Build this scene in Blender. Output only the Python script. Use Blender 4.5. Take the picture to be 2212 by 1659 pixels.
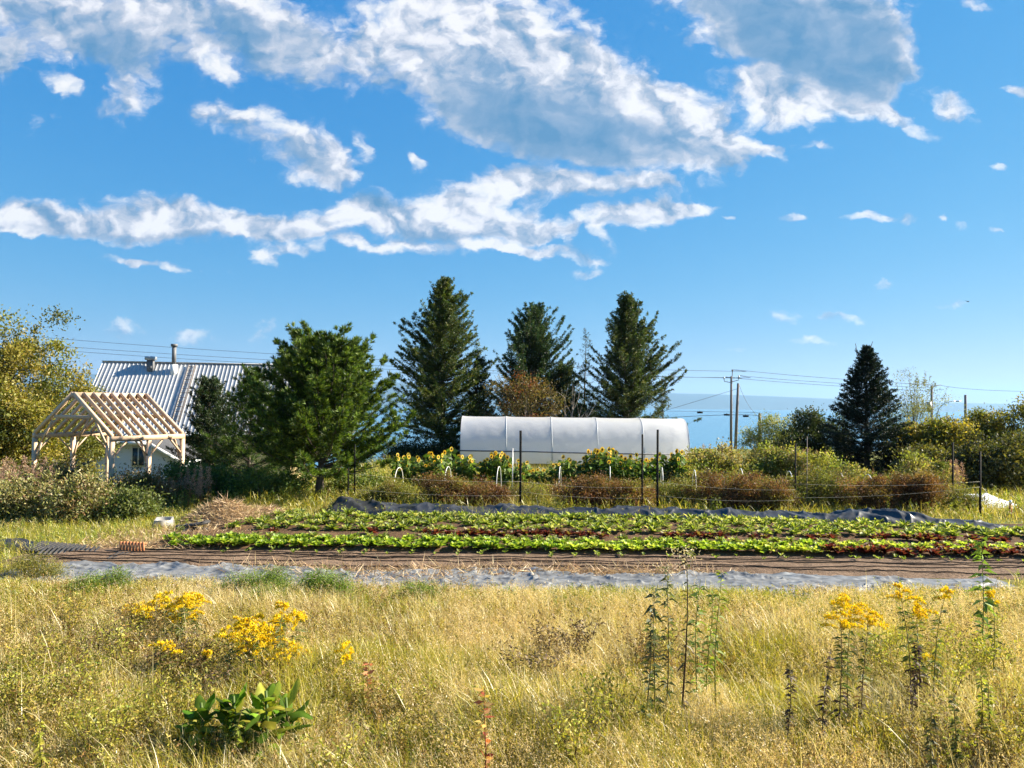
import bpy, math, random
import numpy as np
from mathutils import Matrix, Vector

R = math.radians
sc = bpy.context.scene
col = sc.collection
for o in list(bpy.data.objects):
    bpy.data.objects.remove(o)

# ------------------------------------------------------------------ camera
FPX = 1600.0                      # focal length in units of a 2212 px wide picture
PITCH, ROLL, CAMZ = R(1.5), R(0.7), 3.0
_F = Vector((0, math.cos(PITCH), math.sin(PITCH)))
_U0 = Vector((0, -math.sin(PITCH), math.cos(PITCH)))
_X = Vector((1, 0, 0))
_R = _X * math.cos(ROLL) + _U0 * math.sin(ROLL)
_U = _U0 * math.cos(ROLL) - _X * math.sin(ROLL)
cd = bpy.data.cameras.new('camera')
cam = bpy.data.objects.new('camera', cd)
col.objects.link(cam)
cd.sensor_width = 36.0
cd.lens = 36.0 * FPX / 2212.0
cd.clip_start, cd.clip_end = 0.1, 90000.0
cam.matrix_world = Matrix(((_R.x, _U.x, -_F.x, 0), (_R.y, _U.y, -_F.y, 0), (_R.z, _U.z, -_F.z, CAMZ), (0, 0, 0, 1)))
sc.camera = cam


def ray(u, v):
    return _F + _R * ((u - 1106.0) / FPX) + _U * ((829.5 - v) / FPX)


def at(u, v, Y):
    d = ray(u, v)
    return Vector((d.x / d.y * Y, Y, CAMZ + d.z / d.y * Y))


# ------------------------------------------------------------------ light
SUN_EL, SUN_AZ = R(32.0), R(78.0)           # azimuth from +Y towards +X
sun_dir = Vector((math.sin(SUN_AZ) * math.cos(SUN_EL), math.cos(SUN_AZ) * math.cos(SUN_EL), math.sin(SUN_EL)))
sl = bpy.data.lights.new('sun', 'SUN')
sl.energy, sl.angle, sl.color = 5.0, R(0.5), (1.0, 0.91, 0.74)
so = bpy.data.objects.new('sun', sl)
so.rotation_euler = (-sun_dir).to_track_quat('-Z', 'Y').to_euler()
col.objects.link(so)
vs = sc.view_settings
vs.view_transform, vs.look, vs.gamma, vs.use_curve_mapping = 'Standard', 'None', 1.0, False
sc.render.engine = 'CYCLES'
cy = sc.cycles
cy.max_bounces, cy.diffuse_bounces, cy.glossy_bounces, cy.transmission_bounces, cy.transparent_max_bounces, cy.volume_bounces = 7, 4, 2, 6, 10, 0
cy.use_adaptive_sampling = True
cy.adaptive_threshold = 0.02
cy.caustics_reflective = cy.caustics_refractive = False


def lin(r, g=None, b=None):
    f = lambda c: (c / 255) / 12.92 if c / 255 <= .04045 else ((c / 255 + .055) / 1.055) ** 2.4
    if g is None: r, g, b = r
    return (f(r), f(g), f(b))


# ------------------------------------------------------------------ sky with clouds
world = bpy.data.worlds.new('World')
sc.world = world
world.use_nodes = True
wt = world.node_tree
wt.nodes.clear()
WN, WL = wt.nodes, wt.links


def wn(t, **kw):
    n = WN.new(t)
    for k, v in kw.items(): setattr(n, k, v)
    return n


def wmath(op, a, b=None, c=None, clamp=False):
    n = wn('ShaderNodeMath', operation=op, use_clamp=clamp)
    for i, x in enumerate((a, b, c)):
        if x is None: continue
        if isinstance(x, (int, float)): n.inputs[i].default_value = x
        else: WL.new(x, n.inputs[i])
    return n.outputs[0]


def wmap(x, a, b, c=0.0, d=1.0, smooth=True):
    n = wn('ShaderNodeMapRange', interpolation_type='SMOOTHSTEP' if smooth else 'LINEAR', clamp=True)
    WL.new(x, n.inputs['Value'])
    for k, v in (('From Min', a), ('From Max', b), ('To Min', c), ('To Max', d)): n.inputs[k].default_value = v
    return n.outputs[0]


sky = wn('ShaderNodeTexSky', sky_type='NISHITA', sun_disc=False)
sky.sun_elevation, sky.sun_rotation = SUN_EL, SUN_AZ
sky.altitude, sky.air_density, sky.dust_density, sky.ozone_density = 100, 1.0, 0.0, 4.0
sep = wn('ShaderNodeSeparateColor'); WL.new(sky.outputs[0], sep.inputs[0])
com = wn('ShaderNodeCombineColor')
SKYK, EXPO = 0.125, 1.8
for ch, (amp, pw) in enumerate(((.74, 1.42), (.655, .58), (.85, .25))):      # a deep, clean blue: contrast per channel
    v = wmath('MULTIPLY', wmath('POWER', wmath('MULTIPLY', sep.outputs[ch], SKYK), pw), amp / SKYK / 2 ** EXPO)
    WL.new(v, com.inputs[ch])
bg = wn('ShaderNodeBackground')
bg.inputs['Strength'].default_value = SKYK
WL.new(com.outputs[0], bg.inputs['Color'])
vs.exposure = EXPO

tc = wn('ShaderNodeTexCoord')
sx = wn('ShaderNodeSeparateXYZ')
WL.new(tc.outputs['Generated'], sx.inputs[0])
ay = wmath('MAXIMUM', wmath('ABSOLUTE', sx.outputs[1]), 0.05)
qx = wmath('DIVIDE', sx.outputs[0], ay)
qz = wmath('DIVIDE', sx.outputs[2], ay)
P2 = wn('ShaderNodeCombineXYZ')
WL.new(qx, P2.inputs[0]); WL.new(qz, P2.inputs[1])


def noise(vec, scale, detail=6, rough=.55, stretch=(1, 1), off=(0, 0)):
    mp = wn('ShaderNodeMapping')
    mp.inputs['Scale'].default_value = (stretch[0], stretch[1], 1)
    mp.inputs['Location'].default_value = (off[0], off[1], 0)
    WL.new(vec, mp.inputs['Vector'])
    n = wn('ShaderNodeTexNoise', noise_dimensions='2D')
    n.inputs['Scale'].default_value = scale
    n.inputs['Detail'].default_value = detail
    n.inputs['Roughness'].default_value = rough
    WL.new(mp.outputs[0], n.inputs['Vector'])
    return n


# a warped chart of the sky so cloud outlines curl
wv = noise(P2.outputs[0], 9.0, 5, .6, (1, 1.5), (3.1, 1.7))
wsub = wn('ShaderNodeVectorMath', operation='SUBTRACT'); WL.new(wv.outputs['Color'], wsub.inputs[0]); wsub.inputs[1].default_value = (.5, .5, .5)
wscl = wn('ShaderNodeVectorMath', operation='MULTIPLY'); WL.new(wsub.outputs[0], wscl.inputs[0]); wscl.inputs[1].default_value = (.075, .05, 0)
wadd = wn('ShaderNodeVectorMath', operation='ADD'); WL.new(P2.outputs[0], wadd.inputs[0]); WL.new(wscl.outputs[0], wadd.inputs[1])
PW = wadd.outputs[0]


def ell(e, vec, grow=(1.0, 1.0)):
    u, v, rx, ry = e[0], e[1], e[2] * grow[0], e[3] * grow[1]
    rot = e[4] if len(e) > 4 else 0
    s = e[5] if len(e) > 5 else 1.0
    d = ray(u, v)
    mp = wn('ShaderNodeMapping', vector_type='TEXTURE')
    mp.inputs['Location'].default_value = (d.x / d.y, d.z / d.y, 0)
    mp.inputs['Rotation'].default_value = (0, 0, -R(rot))
    mp.inputs['Scale'].default_value = (rx / FPX, ry / FPX, 1)
    WL.new(vec, mp.inputs['Vector'])
    ln = wn('ShaderNodeVectorMath', operation='LENGTH')
    WL.new(mp.outputs[0], ln.inputs[0])
    return wmap(ln.outputs['Value'], 1.5, 0.25, 0.0, s)


def field(ells, vec, op='MAXIMUM', start=None, grow=(1.0, 1.0)):
    acc = start
    first = acc is not None
    for e in ells:
        v = vec
        if acc is not None:      # each ellipse waits for the one before it, so the shader keeps few values alive
            w = wn('ShaderNodeVectorMath', operation='MULTIPLY_ADD'); WL.new(acc, w.inputs[0]); w.inputs[1].default_value = (1e-9, 1e-9, 1e-9); WL.new(vec, w.inputs[2]); v = w.outputs[0]
        m = ell(e, v, grow)
        if first:
            acc, first = m, False
            continue
        acc = m if acc is None else wmath(op, acc, m)
    return acc


CLOUDS = [
    (60, 50, 150, 85, 0, .8), (250, 45, 190, 80, 0, .85), (470, 35, 220, 62, 5, .85), (620, 85, 130, 55, 25, .8), (290, 140, 62, 62, 0, .85), (265, 232, 58, 42),
    (140, 180, 40, 22, 10, .9), (15, 130, 55, 42), (470, 140, 75, 38, 15, .95), (690, 150, 150, 50, 12, .55), (800, 110, 90, 60, 20, .6),
    (480, 248, 62, 30, 20, .8), (590, 295, 85, 38, 25, .9), (690, 325, 70, 44, 40), (730, 372, 42, 32, 20), (645, 375, 36, 22, 0, .55), (785, 318, 18, 24, 0, .7),
    (890, 350, 30, 17, 38, .9), (66, 262, 16, 22, 0, .45), (108, 262, 15, 20, 0, .4), (540, 345, 14, 12, 0, .5),
    (900, 50, 120, 80), (1090, 90, 210, 130, 25, 1.1), (1010, 170, 130, 80, 45), (1220, 215, 280, 95, 22, 1.15), (1130, 250, 220, 65, 15, 1.1), (1440, 250, 170, 75, 25, 1.1),
    (1400, 310, 180, 38, 5), (1590, 325, 75, 30, -8), (1670, 338, 30, 18, -10, .8),
    (1640, 20, 200, 90, 8, 1.1), (1740, 95, 200, 105, 20, 1.15), (1850, 70, 110, 90, 0, 1.05), (1860, 165, 90, 60, 0, .9),
    (1650, 200, 90, 40, 15), (1730, 245, 95, 30, -5, .95), (1860, 232, 65, 26, 28, .9), (1945, 262, 60, 18, 20, .85), (2045, 230, 55, 24, 20, .85), (2205, 195, 32, 14, 15, .85),
    (60, 472, 160, 30), (200, 490, 220, 24, 2, 1), (330, 462, 120, 34, 5), (480, 482, 160, 32, 6), (600, 485, 120, 26, 0), (40, 508, 70, 9, 0, .6), (780, 452, 90, 30, -10), (900, 475, 170, 34), (1050, 480, 120, 42),
    (1020, 415, 110, 40, -15), (1150, 395, 120, 34, 5), (1290, 398, 140, 22, 2), (1410, 398, 80, 14, 8, .8), (1330, 470, 170, 24, -12), (1430, 455, 100, 22, -10), (1500, 446, 55, 12, -8, .8),
    (1130, 505, 90, 18), (1240, 520, 16, 18, 0, .7), (1310, 515, 30, 22, 40, .7), (660, 500, 60, 14, 0, .8),
    (960, 538, 270, 16, 2, .66), (1120, 545, 120, 10, 3, .6), (640, 545, 90, 14, 4, .62), (568, 556, 34, 12, 20, .7), (800, 528, 140, 8, 0, .5), (1120, 548, 90, 7, 3, .6), (350, 572, 120, 10, 6, .66), (290, 565, 50, 8, 3, .6),
    (1270, 567, 48, 9, 0, .75), (1265, 592, 40, 10, -2, .8),
    (1870, 470, 45, 10, -3, .85), (1950, 470, 45, 10, 8, .85), (2100, 490, 24, 7, 0, .75), (1708, 460, 32, 8, 5, .7), (1580, 462, 18, 7, 10, .6), (1908, 613, 18, 7, 0, .75),
    (2068, 662, 32, 9, 0, .75), (1855, 682, 34, 11, 0, .75), (1785, 676, 40, 9, 0, .7), (1755, 738, 50, 9, 0, .6), (1700, 678, 40, 14, 0, .5), (1610, 752, 30, 5, 0, .45), (2165, 495, 12, 6, 0, .6),
    (2150, 355, 22, 8, 15, .6), (1770, 325, 40, 8, 25, .6), (1720, 320, 30, 8, 10, .6), (2120, 8, 30, 12, 0, .6), (2050, 478, 12, 8, 0, .6),
    (238, 712, 48, 26, 0, .55), (410, 728, 70, 15, 0, .48), (575, 718, 26, 28, 45, .5),
]
DARK = [
    (1180, 275, 300, 95, 12, 1.05), (1010, 215, 110, 90, 50, .75), (1400, 320, 190, 45, 5, .8), (1130, 180, 60, 50, 40, .5), (1330, 285, 180, 45, 5, .8), (1130, 150, 90, 50, 40, .4), (1270, 120, 60, 50, 20, .3),
    (1740, 85, 230, 110, 12, 1.25), (1850, 120, 110, 110, 0, 1.2), (1600, 30, 130, 70, 10, .8), (1460, 55, 60, 30, 20, .5),
    (250, 100, 180, 80, 10, .75), (480, 65, 260, 60, 5, .65), (60, 85, 100, 70, 0, .6), (290, 180, 60, 60, 0, .45), (700, 150, 160, 60, 10, .5), (640, 335, 110, 22, 30, .55), (560, 300, 70, 22, 20, .4),
    (300, 507, 320, 15, 1, .6), (900, 513, 330, 14, 0, .6), (1300, 425, 150, 20, -5, .45), (1300, 490, 150, 15, -10, .35), (900, 90, 60, 60, 0, .4),
]
mask = wmath('MINIMUM', field(CLOUDS, PW, 'ADD', None, (1.06, 1.22)), 1.8)
n_big = noise(P2.outputs[0], 10.0, 8, .58, (1, 1.4), (0.4, .9))


def puffs(off, scale=26.0):
    mp = wn('ShaderNodeMapping'); mp.inputs['Scale'].default_value = (1, 1.25, 1); mp.inputs['Location'].default_value = (off[0], off[1], 0)
    WL.new(PW, mp.inputs['Vector'])
    n = wn('ShaderNodeTexVoronoi', voronoi_dimensions='2D', feature='SMOOTH_F1', normalize=False)
    n.inputs['Scale'].default_value = scale; n.inputs['Detail'].default_value = 3.0; n.inputs['Roughness'].default_value = .55; n.inputs['Smoothness'].default_value = .35
    WL.new(mp.outputs[0], n.inputs['Vector'])
    return wmath('SUBTRACT', 1.0, n.outputs['Distance'])


n_fine = puffs((7.4, .3))
fb = wmath('MULTIPLY_ADD', wmath('SUBTRACT', n_big.outputs[0], .5), 1.35, wmath('MULTIPLY', wmath('SUBTRACT', n_fine, .29), .75))
core = wmap(mask, .8, 1.6)
dens = wmath('ADD', mask, wmath('MULTIPLY', fb, wmath('SUBTRACT', 1.0, wmath('MULTIPLY', core, .7))))
inside = wmap(mask, 0.02, .35)
alpha = wmath('MULTIPLY', wmap(dens, .08, 1.15), inside)
dark = wmath('MINIMUM', field(DARK, PW, start=alpha), 1.0)
# billow relief: a smooth noise compared with itself a little towards the sun
dsx, dsz = .016, .017
r1 = noise(PW, 13.0, 5, .5, (1, 1.2), (2.4, 5.9)); r2 = noise(PW, 13.0, 5, .5, (1, 1.2), (2.4 + dsx, 5.9 + dsz * 1.2))
n_f2 = puffs((7.4 + .009, .3 + .011))
rel = wmath('MULTIPLY_ADD', wmath('SUBTRACT', r1.outputs[0], r2.outputs[0]), 2.3, wmath('MULTIPLY', wmath('SUBTRACT', n_fine, n_f2), .42))
rel = wmath('MULTIPLY', rel, wmath('SUBTRACT', 1.0, wmath('MULTIPLY', dark, .72)))
light = wmath('ADD', wmath('SUBTRACT', .76, wmath('MULTIPLY', dark, .62)), rel)
light = wmath('ADD', light, wmath('MULTIPLY', wmath('SUBTRACT', alpha, 1.0), -.12), clamp=True)
ramp = wn('ShaderNodeValToRGB')
el = ramp.color_ramp.elements
el[0].position, el[0].color = 0.0, (*lin(92, 148, 194), 1)
el[1].position, el[1].color = 1.0, (*lin(255, 255, 255), 1)
e = el.new(.3); e.color = (*lin(140, 172, 206), 1)
e = el.new(.62); e.color = (*lin(203, 212, 228), 1)
e = el.new(.82); e.color = (*lin(240, 242, 250), 1)
WL.new(light, ramp.inputs[0])
bgc = wn('ShaderNodeBackground')
bgc.inputs['Strength'].default_value = 1.0 / 2 ** EXPO
WL.new(ramp.outputs[0], bgc.inputs['Color'])
mx = wn('ShaderNodeMixShader')
up = wmap(sx.outputs[2], 0.0, 0.04)
WL.new(wmath('MULTIPLY', wmath('MULTIPLY', alpha, up), .97), mx.inputs[0])
WL.new(bg.outputs[0], mx.inputs[1]); WL.new(bgc.outputs[0], mx.inputs[2])
wo = wn('ShaderNodeOutputWorld')
WL.new(mx.outputs[0], wo.inputs['Surface'])
world.cycles.sampling_method = 'MANUAL'
world.cycles.sample_map_resolution = 512


# ------------------------------------------------------------------ helpers
def mat(name):
    m = bpy.data.materials.new(name); m.use_nodes = True
    nt = m.node_tree; nt.nodes.clear()
    out = nt.nodes.new('ShaderNodeOutputMaterial')
    return m, nt, out


def leaf_mat(name, trans=.4, gloss=.04, rough=.45, tint=(1.1, 1.15, .6)):
    m, nt, out = mat(name)
    a = nt.nodes.new('ShaderNodeAttribute'); a.attribute_name = 'col'
    d = nt.nodes.new('ShaderNodeBsdfDiffuse'); t = nt.nodes.new('ShaderNodeBsdfTranslucent'); g = nt.nodes.new('ShaderNodeBsdfGlossy')
    g.inputs['Roughness'].default_value = rough
    mul = nt.nodes.new('ShaderNodeMix'); mul.data_type = 'RGBA'; mul.blend_type = 'MULTIPLY'; mul.inputs[0].default_value = 1
    mul.inputs[7].default_value = (*tint, 1)
    nt.links.new(a.outputs[0], mul.inputs[6]); nt.links.new(mul.outputs[2], t.inputs[0]); nt.links.new(a.outputs[0], d.inputs[0])
    m1 = nt.nodes.new('ShaderNodeMixShader'); m1.inputs[0].default_value = trans
    nt.links.new(d.outputs[0], m1.inputs[1]); nt.links.new(t.outputs[0], m1.inputs[2])
    m2 = nt.nodes.new('ShaderNodeMixShader'); m2.inputs[0].default_value = gloss
    nt.links.new(m1.outputs[0], m2.inputs[1]); nt.links.new(g.outputs[0], m2.inputs[2])
    nt.links.new(m2.outputs[0], out.inputs[0])
    return m


def solid(name, color, rough=.6, var=.25, scale=6.0, stretch=(1, 1, 1), bump=0.0, attr=False, metal=0.0, spec=.5):
    m, nt, out = mat(name)
    p = nt.nodes.new('ShaderNodeBsdfPrincipled')
    p.inputs['Roughness'].default_value = rough; p.inputs['Metallic'].default_value = metal
    p.inputs['Specular IOR Level'].default_value = spec
    tc = nt.nodes.new('ShaderNodeTexCoord'); mp = nt.nodes.new('ShaderNodeMapping'); mp.inputs['Scale'].default_value = stretch
    n = nt.nodes.new('ShaderNodeTexNoise'); n.inputs['Scale'].default_value = scale; n.inputs['Detail'].default_value = 6
    nt.links.new(tc.outputs['Object'], mp.inputs[0]); nt.links.new(mp.outputs[0], n.inputs['Vector'])
    mr = nt.nodes.new('ShaderNodeMapRange'); mr.inputs['From Min'].default_value = .25; mr.inputs['From Max'].default_value = .75
    mr.inputs['To Min'].default_value = 1 - var; mr.inputs['To Max'].default_value = 1 + var
    nt.links.new(n.outputs[0], mr.inputs[0])
    mul = nt.nodes.new('ShaderNodeVectorMath'); mul.operation = 'SCALE'
    if attr:
        a = nt.nodes.new('ShaderNodeAttribute'); a.attribute_name = 'col'; nt.links.new(a.outputs[0], mul.inputs[0])
    else:
        mul.inputs[0].default_value = color
    nt.links.new(mr.outputs[0], mul.inputs['Scale'])
    nt.links.new(mul.outputs[0], p.inputs['Base Color'])
    if bump:
        b = nt.nodes.new('ShaderNodeBump'); b.inputs['Strength'].default_value = bump; b.inputs['Distance'].default_value = .02
        nt.links.new(n.outputs[0], b.inputs['Height']); nt.links.new(b.outputs[0], p.inputs['Normal'])
    nt.links.new(p.outputs[0], out.inputs[0])
    return m


class Soup:
    def __init__(s): s.V, s.F4, s.F3, s.C, s.n = [], [], [], [], 0

    def add(s, v, f4=None, f3=None, c=(.5, .5, .5)):
        v = np.asarray(v, np.float32).reshape(-1, 3)
        if f4 is not None and len(f4): s.F4.append(np.asarray(f4, np.int32).reshape(-1, 4) + s.n)
        if f3 is not None and len(f3): s.F3.append(np.asarray(f3, np.int32).reshape(-1, 3) + s.n)
        s.V.append(v); s.C.append(np.broadcast_to(np.asarray(c, np.float32), v.shape)); s.n += len(v)

    def mesh(s, name, m, smooth=False):
        V = np.concatenate(s.V); C = np.concatenate(s.C)
        q = np.concatenate(s.F4) if s.F4 else np.zeros((0, 4), np.int32)
        t = np.concatenate(s.F3) if s.F3 else np.zeros((0, 3), np.int32)
        me = bpy.data.meshes.new(name)
        me.vertices.add(len(V)); me.vertices.foreach_set('co', V.ravel())
        me.loops.add(q.size + t.size); me.loops.foreach_set('vertex_index', np.concatenate([q.ravel(), t.ravel()]))
        me.polygons.add(len(q) + len(t))
        me.polygons.foreach_set('loop_start', np.concatenate([np.arange(len(q)) * 4, q.size + np.arange(len(t)) * 3]).astype(np.int32))
        if smooth: me.polygons.foreach_set('use_smooth', np.ones(len(q) + len(t), bool))
        a = me.attributes.new('col', 'FLOAT_COLOR', 'POINT')
        a.data.foreach_set('color', np.concatenate([C, np.ones((len(C), 1), np.float32)], 1).astype(np.float32).ravel())
        me.materials.append(m)
        me.update(calc_edges=True)
        return me

    def build(s, name, m, parent=None, smooth=False):
        o = bpy.data.objects.new(name, s.mesh(name, m, smooth)); col.objects.link(o)
        if parent is not None: o.parent = parent
        return o


def tag(o, label=None, cat=None, group=None, kind=None):
    if label: o['label'] = label
    if cat: o['category'] = cat
    if group: o['group'] = group
    if kind: o['kind'] = kind
    return o


def thing(name, label, cat, loc=(0, 0, 0), rz=0.0, group=None):
    o = bpy.data.objects.new(name, None); col.objects.link(o)
    o.location = loc; o.rotation_euler = (0, 0, rz); o.empty_display_size = .2
    return tag(o, label, cat, group)


def copy_tree(o, parent=None):
    c = o.copy(); col.objects.link(c)
    if parent is not None: c.parent = parent
    for ch in list(o.children): copy_tree(ch, c)
    return c


def unit(a): return a / np.maximum(np.linalg.norm(a, axis=-1, keepdims=True), 1e-9)


def rdirs(g, n): return unit(g.normal(size=(n, 3)))


def side_of(D, g):
    r = rdirs(g, len(D))
    return unit(np.cross(D, r))


def leaves(S, g, P, D, L, W, C, wide=.5, S_=None, droop=0.0):
    """one pointed leaf (a quad) per row"""
    n = len(P)
    L = np.broadcast_to(np.asarray(L, float), (n,))[:, None]; W = np.broadcast_to(np.asarray(W, float), (n,))[:, None]
    sd = side_of(D, g) if S_ is None else S_
    mid = P + D * L * wide
    tip = P + D * L
    if droop: tip = tip - np.array([0, 0, 1.0]) * L * droop
    v = np.stack([P, mid + sd * W / 2, tip, mid - sd * W / 2], 1).reshape(-1, 3)
    f = np.arange(n * 4).reshape(n, 4)
    c = np.repeat(np.broadcast_to(C, (n, 3)), 4, axis=0)
    S.add(v, f, None, c)


def blades(S, g, P, az, L, W, lean, C, tipC=None):
    """grass blades: two quads and a tip triangle, bending along az"""
    n = len(P)
    H = np.stack([np.cos(az), np.sin(az), np.zeros(n)], 1)
    face = az + np.pi / 2 + g.normal(0, .9, n)
    sd = np.stack([np.cos(face), np.sin(face), np.zeros(n)], 1)
    ts = (0.0, .4, .75, 1.0); out = []
    L = L[:, None]; W = W[:, None]; lean = lean[:, None]
    for t, w in zip(ts, (1.0, .9, .6, 0.0)):
        c = P + np.array([0, 0, 1.0]) * L * (t - .35 * lean * t * t) + H * L * lean * (t ** 1.8)
        if w: out += [c - sd * W * w / 2, c + sd * W * w / 2]
        else: out.append(c)
    v = np.stack(out, 1).reshape(-1, 3)
    b = np.arange(n)[:, None] * 7
    f4 = np.concatenate([b + np.array([0, 1, 3, 2]), b + np.array([2, 3, 5, 4])])
    f3 = b + np.array([4, 5, 6])
    C = np.broadcast_to(C, (n, 3)); tipC = C if tipC is None else np.broadcast_to(tipC, (n, 3))
    c = np.stack([C, C, C * .6 + tipC * .4, C * .6 + tipC * .4, tipC, tipC, tipC], 1).reshape(-1, 3)
    S.add(v, f4, f3, c)
    return P + np.array([0, 0, 1.0]) * L * (1 - .35 * lean) + H * L * lean


def tube(S, pts, rad, sides=6, c=(.2, .2, .2), cap=True):
    pts = np.asarray(pts, float); k = len(pts)
    rad = np.broadcast_to(np.asarray(rad, float), (k,))
    T = np.gradient(pts, axis=0); T = unit(T)
    ref = np.array([0, 0, 1.0]) if abs(T[:, 2]).mean() < .8 else np.array([1.0, 0, 0])
    A = unit(np.cross(T, ref)); B = np.cross(T, A)
    th = np.arange(sides) * 2 * np.pi / sides
    v = pts[:, None] + rad[:, None, None] * (A[:, None] * np.cos(th)[None, :, None] + B[:, None] * np.sin(th)[None, :, None])
    f = []
    for i in range(k - 1):
        for j in range(sides):
            a = i * sides + j; b = i * sides + (j + 1) % sides
            f.append((a, b, b + sides, a + sides))
    v = v.reshape(-1, 3)
    f3 = []
    if cap:
        v = np.concatenate([v, pts[:1], pts[-1:]])
        for j in range(sides):
            f3.append((j, k * sides, (j + 1) % sides)); f3.append(((k - 1) * sides + j, (k - 1) * sides + (j + 1) % sides, k * sides + 1))
    S.add(v, f, f3, c)


def box(S, a, b, c=(.5, .5, .5)):
    (x0, y0, z0), (x1, y1, z1) = a, b
    v = [(x0, y0, z0), (x1, y0, z0), (x1, y1, z0), (x0, y1, z0), (x0, y0, z1), (x1, y0, z1), (x1, y1, z1), (x0, y1, z1)]
    S.add(v, [(0, 3, 2, 1), (4, 5, 6, 7), (0, 1, 5, 4), (1, 2, 6, 5), (2, 3, 7, 6), (3, 0, 4, 7)], None, c)


def bar(S, p, q, w, h, c=(.5, .5, .5), upv=(0, 0, 1)):
    """a squared timber from p to q, w wide and h deep"""
    p, q = Vector(p), Vector(q); d = (q - p).normalized(); s = d.cross(Vector(upv))
    if s.length < 1e-4: s = d.cross(Vector((1, 0, 0)))
    s.normalize(); n = s.cross(d)
    v = []
    for e in (p, q):
        for a, b in ((-1, -1), (1, -1), (1, 1), (-1, 1)): v.append(tuple(e + s * a * w / 2 + n * b * h / 2))
    S.add(v, [(0, 3, 2, 1), (4, 5, 6, 7), (0, 1, 5, 4), (1, 2, 6, 5), (2, 3, 7, 6), (3, 0, 4, 7)], None, c)


def vnoise(x, y, seed=0):
    g = np.random.default_rng(seed); T = g.random((64, 64))
    xi = np.floor(x).astype(int); yi = np.floor(y).astype(int); fx = x - xi; fy = y - yi
    fx = fx * fx * (3 - 2 * fx); fy = fy * fy * (3 - 2 * fy)
    a = T[xi % 64, yi % 64]; b = T[(xi + 1) % 64, yi % 64]; c = T[xi % 64, (yi + 1) % 64]; d = T[(xi + 1) % 64, (yi + 1) % 64]
    return (a * (1 - fx) + b * fx) * (1 - fy) + (c * (1 - fx) + d * fx) * fy


def fbm(x, y, seed=0, oct=4):
    s = 0; a = .5; t = 0
    for i in range(oct):
        s = s + a * vnoise(x * 2 ** i, y * 2 ** i, seed + i); t += a; a *= .5
    return s / t


def sstep(a, b, x):
    t = np.clip((np.asarray(x, float) - a) / (b - a), 0, 1); return t * t * (3 - 2 * t)


def gz(x, y):
    d = np.maximum(np.asarray(y, float) - 34, 0)
    z = -np.where(d < 90, .0008 * d * d, 6.48 + .1 * (d - 90))
    z = z - 2.6 * sstep(21, 36, y) * sstep(-6, -13, x)
    return np.maximum(z, -75)


def gzf(x, y): return float(gz(np.array([x]), np.array([y]))[0])


def pick(g, n, cols, jit=.18):
    C = np.array(cols, float)[g.integers(0, len(cols), n)]
    return np.clip(C * (1 + g.normal(0, jit, (n, 1))) * (1 + g.normal(0, jit * .25, (n, 3))), .004, .9)


def ground_at(u, Y):
    x = at(u, 1000, Y).x
    return (x, Y, gzf(x, Y))


# ------------------------------------------------------------------ materials
M_leaf = leaf_mat('leaf', .42, .03, .55)
M_grass = leaf_mat('grass', .48, .05, .4, (1.1, 1.05, .7))
M_needle = leaf_mat('needle', .3, .03, .5, (1.1, 1.2, .6))
M_crop = leaf_mat('crop leaf', .5, .03, .5, (1.15, 1.1, .6))
M_petal = leaf_mat('petal', .35, .02, .6, (1.1, 1.0, .6))
M_bark = solid('bark', (.1, .08, .06), .9, .4, 8, (1, 1, .3), .6, attr=True)
M_straw = leaf_mat('straw', .25, .04, .5, (1, .95, .8))
M_wood = solid('new timber', (.6, .45, .32), .6, .14, 5, (3, 3, .6), .1, attr=True)
M_steel = solid('galvanised steel', (.4, .41, .42), .45, .15, 5, metal=.6)
M_black = solid('black painted steel', (.012, .012, .012), .9, .3, 9, spec=.15)
M_white = solid('white plastic pipe', (.75, .75, .72), .4, .08, 8)
M_pole = solid('weathered pole wood', (.17, .14, .125), .9, .3, 4, (4, 4, .4), .3)
M_wire = solid('cable', (.045, .045, .055), .6, .1)
M_string = solid('trellis twine', (.42, .39, .32), .7, .1)

# ------------------------------------------------------------------ setting: ground, water, far shore
def sheet(name, xs, ys, zf, m, smooth=True):
    X, Y = np.meshgrid(np.asarray(xs, float), np.asarray(ys, float)); Z = zf(X, Y)
    S = Soup(); ny, nx = X.shape
    i = np.arange(ny - 1)[:, None] * nx + np.arange(nx - 1)[None]
    S.add(np.stack([X, Y, Z], -1).reshape(-1, 3), np.stack([i, i + 1, i + nx + 1, i + nx], -1).reshape(-1, 4))
    return S.build(name, m, None, smooth)


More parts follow.
